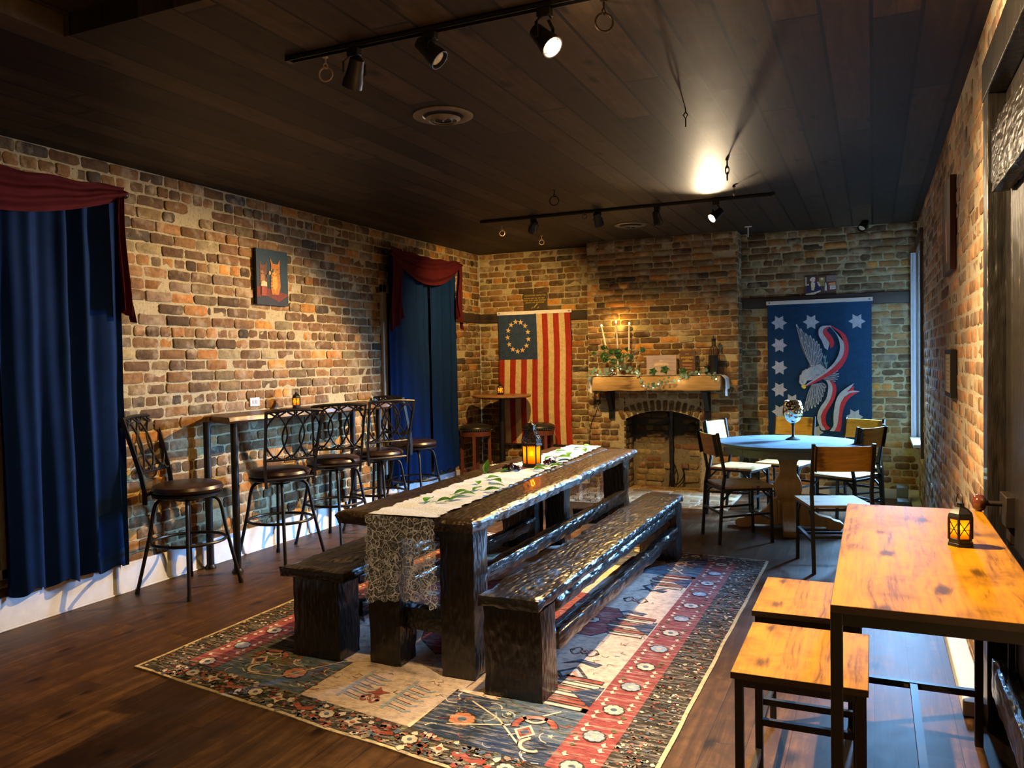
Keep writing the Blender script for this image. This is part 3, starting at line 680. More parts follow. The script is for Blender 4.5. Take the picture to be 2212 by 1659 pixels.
def scarf(label, ya, yb, top, sag, tails, x=XL+.175):
    t = thing('window_scarf', label, 'window scarf')
    mb = MB()
    def fn(u, v):
        y = ya+(yb-ya)*u; s_ = sin(pi*min(max(u, 0), 1))**.8; s2 = sag[0]+(sag[1]-sag[0])*(u)
        zt = top-.035*s_+.006*sin(u*30); zb = top-.045-s2*s_ - .03
        z = zt+(zb-zt)*v
        return (x+.018*sin(v*9+u*3)+.012*sin(v*21+u*8)*s_+.010*noise.noise(Vector((u*8, v*9, ya)))+.02*sin(pi*v), y, z)
    mb.grid(fn, 60, 24); mb.obj('swag', m_burg, t, smooth=180)
    for (yc, w0, w1, zt, zb, side) in tails:
        mb = MB()
        def fn(u, v):
            ww = w0+(w1-w0)*v; y = yc+(u-.5)*ww+.02*sin(v*4+yc); cut = side*(u-.5)*.20*v
            z = zt+(zb-zt)*v+cut
            return (x+.030*sin(u*11+v*2)*(.5+.5*v)+.012*sin(u*25+v*7), y, z)
        mb.grid(fn, 30, 34); mb.obj('tail', m_burg, t, smooth=180)
scarf('burgundy scarf swagged over the navy curtain at the left edge', 2.15, 3.735, 2.665, (.24, .16), [(3.715, .05, .10, 2.63, 1.83, -.4)])
scarf('burgundy scarf with long tails over the far navy curtain', 6.85, 8.36, 2.67, (.20, .30), [(6.97, .22, .24, 2.66, 1.88, .8), (8.33, .07, .13, 2.60, 1.95, -.8)])

# ------------------------------------------------------------------ bar table and stools on the left
t = thing('bar_table', 'long narrow live-edge bar table against the left brick wall', 'bar table', (-4.3, 5.3, 0))
mb = MB(); rng = random.Random(3)
front = [(-4.14+.012*noise.noise(Vector((y*3, 0, 0)))+.014*noise.noise(Vector((y*11, 2, 0)))+.07*(y-4.35), y) for y in [4.33+i*.05 for i in range(39)]]
poly = [(XL+.035, 4.56)]+[(-4.40, 4.44), (-4.24, 4.36)]+front+[(-4.10, 6.32), (-4.36, 6.42), (XL+.035, 6.48)]
n = len(poly); T = 1.135
vs = []; 
for z, off in ((T, 0), (T-.012, .004), (T-.03, .010), (T-.045, -.006)):
    for i, (x, y) in enumerate(poly): vs.append((x-4.3*0+(off+.006*noise.noise(Vector((y*14, z*60, x*9))) if 3 <= i < n-2 else 0)+4.3, y-5.3, z))
fs = [tuple(range(n))[::-1] if False else tuple(range(n))]+[tuple(range(3*n, 4*n))[::-1]]
for k in range(3): fs += [(k*n+i, (k+1)*n+i, (k+1)*n+(i+1) % n, k*n+(i+1) % n) for i in range(n)]
mb.add(vs, fs); mb.obj('tabletop', m_live, t, smooth=30)
for x, y in ((-4.21, 4.45), (-4.49, 4.47), (-4.14, 6.20), (-4.47, 6.26)):
    mb = MB(); mb.tube([(x+4.3, y-5.3, .02), (x+4.3, y-5.3, T-.045)], .026, 14); mb.lathe([(.040, 0), (.040, .012), (.030, .03)], 16, (x+4.3, y-5.3, 0)); mb.obj('leg', m_black, t)
def bar_stool(label):
    t = thing('bar_stool', label, 'bar stool', group='swivel bar stools along the live-edge bar table')
    mb = MB(); mb.lathe([(.001, .655), (.205, .655), (.224, .668), (.230, .685), (.222, .704), (.190, .719), (.12, .727), (.05, .730), (.001, .730)], 36, capb=False); mb.obj('seat_cushion', m_brownvinyl, t)
    mb = MB(); mb.lathe([(.001, .634), (.212, .634), (.225, .640), (.226, .654), (.20, .656)], 36, capb=False); mb.obj('seat_ring', m_bronze, t)
    mb = MB(); mb.lathe([(.001, .60), (.075, .60), (.085, .62), (.085, .636)], 20, capb=False); mb.obj('swivel_plate', m_black, t)
    for k in range(4):
        a = radians(45+90*k); d = Vector((cos(a), sin(a), 0)); mb = MB()
        pts = catmull([d*.05+Vector((0, 0, .622)), d*.13+Vector((0, 0, .620)), d*.185+Vector((0, 0, .600)), d*.212+Vector((0, 0, .545)), d*.245+Vector((0, 0, .36)), d*.325+Vector((0, 0, .012))], 5)
        mb.tube(pts, .0125, 10); l = mb.obj('leg', m_bronze, t)
        mb = MB(); mb.tube([d*.322+Vector((0, 0, .03)), d*.329+Vector((0, 0, 0))], .0155, 10); mb.obj('foot_cap', m_black, l)
    mb = MB(); mb.tube([(.238*cos(a), .238*sin(a), .33) for a in [2*pi*i/40 for i in range(40)]], .011, 8, True); mb.obj('foot_ring', m_bronze, t)
    # backrest on the local -Y side
    bp = lambda x, z: Vector((x*(1+.22*(z-.65)), -.215-.28*max(0, z-.74)+.10*x*x/.05*.2, z))
    for s_ in (-1, 1):
        mb = MB(); pts = [(.185*s_, .600), (.187*s_, .70), (.190*s_, .80), (.190*s_, .92), (.192*s_, 1.05), (.194*s_, 1.165)]
        for (a, b), (c, d_) in zip(pts, pts[1:]): mb.bar(bp(a, b), bp(c, d_), .028, .014, (1, 0, 0))
        mb.obj('back_post', m_bronze, t)
    for z, r in ((1.160, .012), (.805, .010), (.66, .012)):
        mb = MB(); mb.tube([bp(.19*u, z+(.012*(1-u*u) if z > 1 else 0)) for u in [-1+i/8 for i in range(17)]], r, 8); mb.obj('back_rail', m_bronze, t)
    mb = MB()
    for c in (-.122, 0, .122):
        for s_ in (-1, 1): mb.tube([bp(max(-.188, min(.188, c+s_*(.078*cos(a)-.012*(abs(a)/1.57)**6))), .982+.176*a/1.57) for a in [-1.57*1.0+3.14*i/18 for i in range(19)]], .0072, 6)
    for c in (-.122, 0, .122):
        for s_ in (-1, 1): mb.tube([bp(c, .835), bp(max(-.186, min(.186, c+s_*.055)), .806)], .0065, 6); mb.tube([bp(c, 1.125), bp(max(-.186, min(.186, c+s_*.055)), 1.158)], .0065, 6)
    mb.obj('scrollwork', m_bronze, t)
    return t
def square_legs(r):      # the leg frame stays square to the room while the seat swivels
    for c in r.children:
        if c.name.split('.')[0] in ('leg', 'foot_ring'): c.rotation_euler = (0, 0, -r.rotation_euler.z)
def back_rz(dx, dy): return atan2(dy, dx)+pi/2       # local -Y towards (dx, dy)
st = bar_stool('dark metal bar stool nearest the near curtain, its back turned to the wall')
st.location = (-4.225, 4.02, 0); st.rotation_euler = (0, 0, back_rz(-.93, -.375)); square_legs(st)
for x, y, d, lab in ((-4.12, 4.82, (.88, -.46), 'bar stool second from the near curtain, facing the bar table'), (-4.17, 5.56, (.72, -.69), 'bar stool third from the near curtain, in the middle of the row'),
                     (-4.11, 6.14, (.85, -.52), 'bar stool fourth from the near curtain, at the far end of the slab'), (-4.24, 6.98, (-.3, -.95), 'bar stool farthest from the camera, in front of the far navy curtain')):
    square_legs(dup(st, (x, y, 0), back_rz(*d), lab))

# ------------------------------------------------------------------ pub table with two nailhead stools in the flag corner
t = thing('pub_table', 'small round pub table on one black column in the flag corner', 'pub table', (-4.09, 8.78, 0))
mb = MB(); mb.lathe([(.001, 1.062), (.345, 1.062), (.355, 1.070), (.356, 1.085), (.350, 1.092), (.001, 1.094)], 48, capb=False); mb.obj('tabletop', m_pubtop, t)
mb = MB(); mb.lathe([(.001, 1.048), (.26, 1.048), (.26, 1.062)], 30, capb=False); mb.obj('top_plate', m_black, t)
mb = MB(); mb.tube([(0, 0, .02), (0, 0, 1.05)], .036, 16); mb.obj('column', m_black, t)
mb = MB(); mb.lathe([(.23, 0), (.23, .012), (.10, .035), (.045, .045)], 36); mb.obj('base', m_black, t)
def nail_stool():
    t = thing('nailhead_stool', 'round stool left of the pub table by the far curtain', 'stool', (-4.36, 8.60, 0), group='round nailhead stools')
    mb = MB(); mb.lathe([(.188, .665), (.196, .675), (.200, .695), (.188, .720), (.15, .742), (.09, .753), (.001, .757)], 36, capb=False); mb.obj('seat_cushion', m_leather, t)
    mb = MB()
    for k in range(44): a = 2*pi*k/44; mb.sphere((.199*cos(a), .199*sin(a), .682), .0055, 5)
    mb.obj('nailheads', m_chrome, t)['kind'] = 'stuff'
    mb = MB(); mb.lathe([(.150, .61), (.186, .61), (.189, .668), (.001, .668)], 36, capb=False); mb.obj('apron', m_mahog, t)
    for k in range(4):
        a = radians(20+90*k); mb = MB(); mb.bar((.168*cos(a), .168*sin(a), 0), (.165*cos(a), .165*sin(a), .66), .038, .038, (cos(a), sin(a), 0)); mb.obj('leg', m_mahog, t, bevel=.004)
    for h, a0 in ((.14, 20), (.18, 110)):
        mb = MB(); a = radians(a0)
        for s_ in (0, 1):
            b = a+pi/2+s_*pi; mb.bar((.165*cos(a+s_*pi), .165*sin(a+s_*pi), h), (.165*cos(b), .165*sin(b), h), .018, .032)
        mb.obj('stretcher', m_mahog, t)
    return t
ns = nail_stool(); dup(ns, (-3.66, 8.90, 0), .5, 'round stool in front of the striped flag, right of the pub table')

# ------------------------------------------------------------------ rustic table and benches
m_stretch = charred('charred_stretcher', rough=.22, axis=1, cs=.8)
t = thing('trestle_table', 'long black charred timber table in the middle of the rug', 'table', (-2.1, 4.8, .007))
mb = MB()
def ttop(u0, u1, seed, thick=.062):
    # one plank from x-fraction u0 to u1, edges wandering
    nx, ny = 10, 90; X0 = lambda v: -2.45+(-.05)*v+.02*noise.noise(Vector((v*9, 1, 0)))+.012*noise.noise(Vector((v*33, 2, 0))); X1 = lambda v: -1.675-.075*v+.02*noise.noise(Vector((v*9, 5, 0)))+.014*noise.noise(Vector((v*40, 6, 0)))
    ya, yb = 3.26, 6.36
    def pos(i, j, k):
        v = j/ny; u = u0+(u1-u0)*i/nx; x = X0(v)+(X1(v)-X0(v))*u; y = ya+(yb-ya)*v+.018*noise.noise(Vector((u*7, j > 45, seed)))*(1 if j in (0, ny) else 0)
        z = .76-thick*k/3; e = (i in (0, nx)) or (j in (0, ny))
        z += .0035*noise.noise(Vector((x*9, y*2.2, 0)))
        if e:
            c = (.010, .0, .004, .012)[k]+.010*abs(noise.noise(Vector((x*20, y*16, z*30)))); x += (c if i == 0 else -c if i == nx else 0); y += (c if j == 0 else -c if j == ny else 0)
            if k == 0: z -= .006
        return (x+2.1, y-4.8, z)
    base = len(mb.v); vs = []; fs = []
    for k in (0, 3):
        b = len(vs)
        for j in range(ny+1):
            for i in range(nx+1): vs.append(pos(i, j, k))
        for j in range(ny):
            for i in range(nx):
                q = (b+j*(nx+1)+i, b+j*(nx+1)+i+1, b+(j+1)*(nx+1)+i+1, b+(j+1)*(nx+1)+i); fs.append(q if k == 0 else q[::-1])
    rim = [(i, 0) for i in range(nx)]+[(nx, j) for j in range(ny)]+[(i, ny) for i in range(nx, 0, -1)]+[(0, j) for j in range(ny, 0, -1)]
    id_ = {}
    for k in range(4):
        for q in rim:
            if k == 0: id_[q, k] = q[1]*(nx+1)+q[0]
            elif k == 3: id_[q, k] = (ny+1)*(nx+1)+q[1]*(nx+1)+q[0]
            else: id_[q, k] = len(vs); vs.append(pos(q[0], q[1], k))
    for k in range(3):
        for a, b in zip(rim, rim[1:]+rim[:1]): fs.append((id_[a, k], id_[a, k+1], id_[b, k+1], id_[b, k]))
    mb.add(vs, fs)
for a, b, s_ in ((0, .335, 1), (.338, .668, 2), (.671, 1, 3)): ttop(a, b, s_)
mb.obj('tabletop', m_chartop, t, smooth=45)
for x, y, w_ in ((-1.785, 3.37, .185), (-2.205, 3.39, .185), (-1.86, 6.12, .17), (-2.36, 6.12, .17)):
    mb = MB(); mb.rough((x+2.1, y-4.8, .352), (w_, .155, .703), (6, 5, 22), .006, x*10, chew=.007); mb.obj('leg', m_charx, t)
for y in (3.40, 6.12):
    mb = MB(); mb.rough((-1.99-.05*(y > 5)+2.1, y-4.8, .235), (.26 if y < 5 else .36, .09, .12), (8, 3, 4), .004, y); mb.obj('cross_rail', m_char, t)
    mb = MB(); mb.rough((-2.03+2.1, y-4.8, .66), (.28, .09, .075), (8, 3, 3), .004, y+1); mb.obj('upper_rail', m_char, t)
for x, y0_, y1_ in ((-1.79, 3.44, 6.06),):
    mb = MB(); mb.rough((x+2.1, (y0_+y1_)/2-4.8, .425), (.07, y1_-y0_, .085), (3, 50, 4), .006, 4, chew=.010); mb.obj('stretcher', m_stretch, t)
def bench(x0, x1, y0_, y1_, lw, label, seed, lx=0):
    cx, cy = (x0+x1)/2, (y0_+y1_)/2
    t = thing('bench', label, 'bench', (cx, cy, .007), group='charred timber benches')
    mb = MB(); mb.rough((0, 0, .437), (x1-x0, y1_-y0_, .056), (8, 90, 3), .006, seed, chew=.011); mb.obj('seat', m_char, t, smooth=45)
    for y in (y0_+.13, y1_-.15):
        mb = MB(); mb.rough((lx, y-cy, .204), (lw, .18, .408), (7, 5, 14), .006, seed+y, chew=.007); mb.obj('leg', m_charx, t)
    mb = MB(); mb.rough((lx+lw*.42, 0, .215), (.07, y1_-y0_-.46, .085), (3, 50, 4), .006, seed+8, chew=.010); mb.obj('stretcher', m_stretch, t)
    mb = MB(); mb.rough((lx+lw*.40, 0, .375), (.05, y1_-y0_-.46, .07), (3, 50, 3), .005, seed+9); mb.obj('side_rail', m_char, t)
bench(-1.60, -1.305, 3.14, 6.04, .285, 'black charred bench on the right side of the long table', 12)
bench(-2.775, -2.375, 3.22, 6.05, .29, 'black charred bench on the left side of the long table, nearer the bar stools', 17, -.005)

# ------------------------------------------------------------------ lace runner, leaves, lanterns
tag_l = thing('table_runner', 'white lace table runner down the middle of the charred table', 'table runner', (0, 0, .007))
def runx(y): k = (y-3.25)/3.1; return (-2.225-.12*k, -1.865-.20*k)
mb = MB()
def fn(u, v):
    y = 3.235+(6.41-3.235)*v; a, b = runx(y); jag = (.007*sin(y*47+3*noise.noise(Vector((y*6, u, 0))))+.022*noise.noise(Vector((y*38, u, 0)))+.010*noise.noise(Vector((y*120, u, 0))))*(1 if u in (0, 1) else 0)
    x = a+(b-a)*u+(jag if u == 1 else -jag)
    return (x, y, .7675+.003*abs(noise.noise(Vector((x*25, y*25, 0))))+.003*(sin(y*31+x*9)*.5+.5))
mb.grid(fn, 16, 300); mb.obj('cloth', m_lacetop, tag_l, smooth=180)
def hang(y, s_, x0, x1, z1, seed):
    mb = MB()
    def fn(u, v):
        k = 1 if v == 1 else 0; sc_ = abs(sin(u*pi*6))*.016*k; side = (.012*abs(sin(v*26)))*(1 if u in (0, 1) else 0)
        x = x0+(x1-x0)*u+(side if u == 1 else -side if u == 0 else 0)+.02*v*(u-.3)*.5
        z = .766+(z1-.766)*v-sc_-.03*v*(u > .93)-.012*v*sin(u*5+seed)
        return (x, y+s_*(.008+.020*v*sin(u*10+seed)*.6+.012*v*sin(u*23)+.012*v), z)
    mb.grid(fn, 60, 60); return mb.obj('hanging_end', m_lace, tag_l, smooth=180)
hang(3.225, -1, -2.225, -1.865, .375, 1); hang(6.415, 1, -2.345, -2.065, .30, 4)
def leaf_mesh(mb, c, d, L, W, up=(0, 0, 1), curl=.2, n=6):
    d = Vector(d).normalized(); u = Vector(up); s_ = d.cross(u).normalized(); u = s_.cross(d)
    vs = []; C = Vector(c)
    for i in range(n+1):
        t_ = i/n; w_ = W*.5*sin(pi*t_**.8)*(1 if t_ < 1 else 0)+.0004; p = C+d*L*(t_-.5)+u*curl*L*(sin(pi*t_)*.5)
        vs += [p-s_*w_+u*w_*.45, p, p+s_*w_+u*w_*.45]
    fs = []
    for i in range(n): b = i*3; fs += [(b, b+1, b+4, b+3), (b+1, b+2, b+5, b+4)]
    mb.add(vs, fs)
rng = random.Random(8)
LP = [(-2.02, 3.62, 20), (-1.985, 3.70, 60), (-2.10, 3.60, 100), (-2.00, 3.83, 10), (-2.06, 3.88, 45), (-2.03, 4.02, 80), (-1.93, 4.00, 20), (-1.97, 4.16, 5), (-2.13, 4.22, 120), (-2.05, 4.30, 150), (-2.12, 4.42, 60),
      (-2.26, 4.62, 95), (-2.18, 4.74, 30), (-2.00, 4.86, 10), (-2.02, 4.93, 15), (-1.96, 5.06, 30), (-1.99, 5.30, 45), (-2.06, 5.50, 20), (-2.16, 5.45, 70), (-2.10, 5.70, 100), (-2.22, 5.85, 60), (-2.08, 6.0, 120), (-2.17, 6.12, 30), (-2.15, 6.28, 60)]
l0 = None
for i, (x, y, a) in enumerate(LP):
    if l0 is None:
        mb = MB(); leaf_mesh(mb, (0, 0, .008), (1, 0, .05), .105, .046, curl=.10); mb.tube([(-.05, 0, .008), (-.075, .004, .006)], .0014, 5); l0 = mb.obj('leaf', m_leaf, smooth=60)
        tag(l0, 'glossy green leaf lying on the white lace runner', 'leaf', 'green leaves scattered along the lace runner'); o = l0
    else: o = l0.copy(); COL.objects.link(o)
    o.location = (x, y, .777); s_ = rng.uniform(.8, 1.15); o.scale = (s_, s_, s_); o.rotation_euler = (rng.uniform(-.25, .25), rng.uniform(-.12, .12) if i != 11 else -1.0, radians(a))
    if i == 11: o.location.z = .82
mb = MB()
for k in range(34):
    a, r = rng.uniform(0, 2*pi), rng.uniform(0, .05); mb.sphere((r*cos(a)*1.3, r*sin(a), .014+.030*rng.random()*(1-r/.06)), .0125, 8)
g = mb.obj('grape_cluster', m_grape, loc=(-2.17, 4.80, .777)); tag(g, 'shiny dark purple grape cluster in front of the large lantern', 'grapes')
g2 = g.copy(); COL.objects.link(g2); g2.location = (-2.045, 5.17, .778); g2.scale = (.8, .8, .8); g2['label'] = 'dark grape cluster half hidden right of the large lantern'
mb = MB()
for x, y, z in ((-.01, 0, .03), (.05, .02, .035), (-.04, .03, .02)):
    for k in range(6):
        a = 2*pi*k/6; leaf_mesh(mb, (x+.014*cos(a), y+.014*sin(a), z), (cos(a), sin(a), .5), .035, .014)
g = mb.obj('white_flower_sprig', m_cloth, loc=(-2.28, 4.80, .777)); tag(g, 'tiny white flower sprig beside the purple grapes', 'flowers')
mb = MB()
for k in range(7): a = 2*pi*k/7; leaf_mesh(mb, (.02*cos(a), .02*sin(a), .025), (cos(a), sin(a), .9), .05, .016)
g = mb.obj('white_flower_sprig', m_cloth, loc=(-2.07, 5.33, .777)); tag(g, 'pale flower sprig behind the large lantern on the runner', 'flowers')
def big_lantern(x, y, z):
    t = thing('moroccan_lantern', 'tall pierced metal lantern with amber glass on the charred table', 'lantern', (x, y, z), .35)
    n = 6; P6 = lambda r, a0=0: [(r*cos(2*pi*k/n+a0), r*sin(2*pi*k/n+a0)) for k in range(n)]
    mb = MB(); mb.prism(P6(.066), 0, .012); mb.prism(P6(.060), .012, .022); mb.obj('base', m_rust, t)
    for k in range(n):
        a = 2*pi*k/n; mb = MB(); mb.bar((.060*cos(a), .060*sin(a), .02), (.063*cos(a), .063*sin(a), .150), .007, .007); mb.obj('post', m_rust, t)
    for k in range(n):
        a, b = 2*pi*k/n, 2*pi*(k+1)/n; mb = MB(); r = .057
        mb.add([(r*cos(a), r*sin(a), .024), (r*cos(b), r*sin(b), .024), (r*1.05*cos(b), r*1.05*sin(b), .148), (r*1.05*cos(a), r*1.05*sin(a), .148)], [(0, 1, 2, 3)]); mb.obj('glass_pane', m_amber, t, smooth=0)
    mb = MB(); mb.prism(P6(.072), .148, .158)
    for k in range(n):
        a, b = 2*pi*k/n, 2*pi*(k+1)/n
        for j in range(5):
            f = (j+.5)/5; x_, y_ = .070*(cos(a)*(1-f)+cos(b)*f), .070*(sin(a)*(1-f)+sin(b)*f); mb.sphere((x_, y_, .146), .006, 6)
    mb.obj('collar', m_rust, t)
    prof = [(.066, .158), (.066, .185), (.058, .212), (.042, .235), (.028, .250)]
    for k in range(n):
        a, b = 2*pi*k/n, 2*pi*(k+1)/n; mb = MB()
        for r_, z_ in zip(prof, prof[1:]):
            pa, pb = Vector((r_[0]*cos(a), r_[0]*sin(a), r_[1])), Vector((z_[0]*cos(a), z_[0]*sin(a), z_[1])); pc, pd = Vector((r_[0]*cos(b), r_[0]*sin(b), r_[1])), Vector((z_[0]*cos(b), z_[0]*sin(b), z_[1]))
            mb.bar(pa, pb, .005); mb.bar(pa.lerp(pc, .0), pc, .0035); m1, m2 = pa.lerp(pc, .5), pb.lerp(pd, .5); mb.bar(pa, m2, .003); mb.bar(pc, m2, .003); mb.bar(m1, pb, .003); mb.bar(m1, pd, .003)
        mb.obj('pierced_panel', m_rust if k not in (0, 5) else m_daylitmetal, t)
    mb = MB(); mb.prism(P6(.026), .250, .278); mb.prism(P6(.033), .278, .284); mb.lathe([(.02, .284), (.012, .292), (.004, .296)], 12); mb.obj('chimney', m_rust, t)
    mb = MB(); mb.tube([(0, .022*cos(a), .300+.020*sin(a)*.6+.004) for a in [2*pi*i/20 for i in range(20)]], .003, 6, True); mb.obj('handle_ring', m_chrome, t)
    mb = MB(); mb.lathe([(.020, .022), (.020, .075), (.004, .078)], 16); mb.obj('candle', m_candle, t)
    mb = MB(); mb.sphere((0, 0, .092), .0075, 8, (1, 1, 1.7)); mb.obj('flame', m_led, t)
    light('POINT', 'candle_glow', (0, 0, .095), None, 1.2, (1, .52, .10), t, shadow_soft_size=.012)
m_daylitmetal = simple('daylit_pierced_metal', (.06, .07, .09), .35, .6)  # bluer copy for the window-side panels, daylight put into the colour
big_lantern(-2.125, 5.03, .778)
def small_lantern(label, loc, rz, H=1.0):
    t = thing('candle_lantern', label, 'lantern', loc, rz, 'small black candle lanterns'); n = 6
    P6 = lambda r: [(r*cos(2*pi*k/n), r*sin(2*pi*k/n)) for k in range(n)]
    mb = MB(); mb.prism(P6(.038), 0, .010); mb.prism(P6(.035), .010, .024); mb.obj('base', m_black, t, bevel=.001)
    mb = MB()
    for k in range(n): a = 2*pi*k/n; mb.bar((.034*cos(a), .034*sin(a), .02), (.034*cos(a), .034*sin(a), .088), .006)
    for k in range(n):
        a, b = 2*pi*k/n, 2*pi*(k+1)/n; p = lambda a_, z: Vector((.033*cos(a_), .033*sin(a_), z))
        mb.bar(p(a, .030), p(b, .080), .0022); mb.bar(p(b, .030), p(a, .080), .0022); mb.bar(p(a, .052), p(b, .052), .0018)
    mb.prism(P6(.037), .084, .092); mb.obj('frame', m_black, t)
    mb = MB()
    for k in range(n):
        a, b = 2*pi*k/n, 2*pi*(k+1)/n; r = .0305; mb.add([(r*cos(a), r*sin(a), .024), (r*cos(b), r*sin(b), .024), (r*cos(b), r*sin(b), .086), (r*cos(a), r*sin(a), .086)], [(0, 1, 2, 3)])
    mb.obj('glass', m_amber, t, smooth=0)
    mb = MB(); vs = []; prof = [(.037, .092), (.034, .102), (.022, .114), (.012, .120), (.011, .130), (.014, .132), (.001, .133)]; mb.lathe(prof, 6, capb=False); mb.obj('roof', m_black, t, smooth=20)
    mb = MB(); mb.tube([(.0, .022*cos(a)+.006, .135+.026*sin(a)) for a in [radians(-10+20*i) for i in range(11)]], .0018, 6); mb.obj('handle', m_black, t)
    mb = MB(); mb.lathe([(.011, .024), (.011, .046)], 12); mb.obj('candle', m_candle, t)
    mb = MB(); mb.sphere((0, 0, .052), .0055, 8, (1, 1, 1.5)); mb.obj('flame', m_led, t)
    light('POINT', 'candle_glow', (0, 0, .055), None, .45, (1, .55, .12), t, shadow_soft_size=.008)
    return t
sl = small_lantern('small black lantern with a lit candle on the orange wooden table', (.247, 2.84, .9005), .3)
def dup_l(loc, rz, label):
    r = dup(sl, loc, rz, label); return r
dup_l((-4.40, 5.38, 1.1375), .1, 'small lit lantern on the live-edge bar table by the wall'); dup_l((-4.09, 8.75, 1.0955), .5, 'small lit lantern on the round pub table')
# ------------------------------------------------------------------ flat printed things: coloured polygons laid on a surface
class Print(MB):
    def __init__(s, fn, step=.0009): super().__init__(); s.fn = fn; s.step = step
    def poly(s, pts, col, layer):
        s.add([s.fn(x, y, layer*s.step) for x, y in pts], [tuple(range(len(pts)))], col)
    def strip(s, a, b, col, layer):       # band between two polylines with equal counts
        n = len(a); s.add([s.fn(x, y, layer*s.step) for x, y in a]+[s.fn(x, y, layer*s.step) for x, y in b], [(i, i+1, n+i+1, n+i) for i in range(n-1)], col)
    def disc(s, c, r, col, layer, n=14, sy=1): s.poly([(c[0]+r*cos(2*pi*k/n), c[1]+r*sy*sin(2*pi*k/n)) for k in range(n)], col, layer)
    def line(s, pts, wd, col, layer):
        a, b = [], []
        for i, p in enumerate(pts):
            q0 = pts[max(i-1, 0)]; q1 = pts[min(i+1, len(pts)-1)]; dx, dy = q1[0]-q0[0], q1[1]-q0[1]; L = sqrt(dx*dx+dy*dy) or 1
            a.append((p[0]-dy/L*wd/2, p[1]+dx/L*wd/2)); b.append((p[0]+dy/L*wd/2, p[1]-dx/L*wd/2))
        s.strip(a, b, col, layer)
def star(c, R, r, n, a0): return [(c[0]+(R if k % 2 == 0 else r)*cos(a0+pi*k/n), c[1]+(R if k % 2 == 0 else r)*sin(a0+pi*k/n)) for k in range(2*n)]
# ---- striped flag
FX0, FX1, FZ1, FZ0, FY = -4.285, -3.325, 2.075, .47, YB-.055
def wavef(x, z): return .010*sin(x*9+z*1.3)*(1-((z-FZ0)/(FZ1-FZ0))**3)+.006*noise.noise(Vector((x*5, z*4, 1)))+.004*noise.noise(Vector((x*12, z*16, 4)))
t = thing('striped_flag', 'worn red and cream striped flag with thirteen stars hung vertically left of the chimney', 'flag', (0, 0, 0))
mb = MB(); RED, CRM, NAV = (.33, .028, .012), (.60, .46, .24), (.030, .055, .12); W_ = FX1-FX0; cant = .535
for k in range(13):
    xa, xb = FX0+W_*k/13, FX0+W_*(k+1)/13
    def fn(u, v, xa=xa, xb=xb):
        x = xa+(xb-xa)*u; z = FZ1+(FZ0-FZ1)*v; return (x+.006*sin(z*5), FY-wavef(x, z), z+.018*sin((x-FX0)/W_*pi)*v*0)
    n0 = len(mb.f); mb.grid(fn, 3, 80, RED if k % 2 == 0 else CRM)
    if k < 7:
        for i in range(n0, len(mb.f)):
            row = (i-n0)//3
            if row < 28: mb.c[i] = NAV
mb.obj('cloth', m_flag, t, smooth=180)
pr = Print(lambda x, z, h: (x+.006*sin(z*5), FY-wavef(x, z)-.0015-h, z))
for k in range(13):
    pr = Print(lambda x, z, h: (x+.006*sin(z*5), FY-wavef(x, z)-.0015-h, z)); a = pi/2+2*pi*(k+.35)/13; pr.poly(star((FX0+W_*.272+.140*cos(a), FZ1-.275+.185*sin(a)), .037, .015, 5, pi/2+.15*sin(k*5)), (.72, .52, .26), 1); pr.obj('star', m_flag, t)
mb = MB(); mb.grid(lambda u, v: (FX0-.015+(W_+.03)*u, FY-.006-.004*sin(u*9), FZ1-.004+.042*v), 20, 2); mb.b2((FX0-.015, FY-.002, FZ1-.004), (FX1+.015, FY+.004, FZ1+.038)); mb.obj('heading', m_cloth, t, smooth=60)
for x in (FX0+.015, FX1-.015): mb = MB(); mb.lathe([(.004, 0), (.009, 0), (.009, -.004)], 12, (x, FY-.012, FZ1+.017), (0, -1, 0), capb=False); mb.obj('grommet', m_rust, t)
# ---- eagle flag
EX0, EX1, EZ1, EZ0, EY = -1.045, -.010, 2.06, .56, YB-.055
W2 = EX1-EX0
def wave2(x, z): return .003*sin(x*16)+.003*noise.noise(Vector((x*4, z*3, 9)))
t = thing('eagle_flag', 'navy flag with an eagle and ribbon hung on the brick right of the chimney', 'flag', (0, 0, 0))
mb = MB(); mb.grid(lambda u, v: (EX0+W2*u-.010*v*(1-u)*0, EY-wave2(EX0+W2*u, EZ1+(EZ0-EZ1)*v), EZ1+(EZ0-EZ1)*v), 40, 60, (.006, .038, .095)); mb.obj('cloth', m_flag, t, smooth=180)
mb = MB(); mb.b2((EX0-.012, EY-.007, EZ1-.004), (EX1+.012, EY+.004, EZ1+.036)); mb.obj('heading', m_cloth, t)
for x in (EX0+.02, EX1-.02): mb = MB(); mb.lathe([(.004, 0), (.009, 0), (.009, -.004)], 12, (x, EY-.008, EZ1+.017), (0, -1, 0), capb=False); mb.obj('grommet', m_rust, t)
def em(x, y): u = (x-95)/1150; return (EX0+W2*u, EZ1-(y-98+42*u)/1150*W2*1.035)
pr = Print(lambda x, z, h: (x, EY-wave2(x, z)-.0012-h, z), .0007)
def ep(pts, col, l): pr.poly([em(*p) for p in pts], col, l)
WHT, GRY, RD = (.48, .54, .66), (.15, .17, .22), (.50, .035, .05); LGT = (.42, .48, .58)
for c in ((228, 307), (228, 568), (228, 828), (225, 1085), (590, 297), (1090, 288), (370, 1215), (225, 1345), (1060, 1360), (630, 1560)):
    pr = Print(lambda x, z, h: (x, EY-wave2(x, z)-.0012-h, z), .0007); ep(star(c, 93, 54, 6, 0), WHT, 1); pr.obj('star', m_flag, t)
pr = Print(lambda x, z, h: (x, EY-wave2(x, z)-.0012-h, z), .0007)
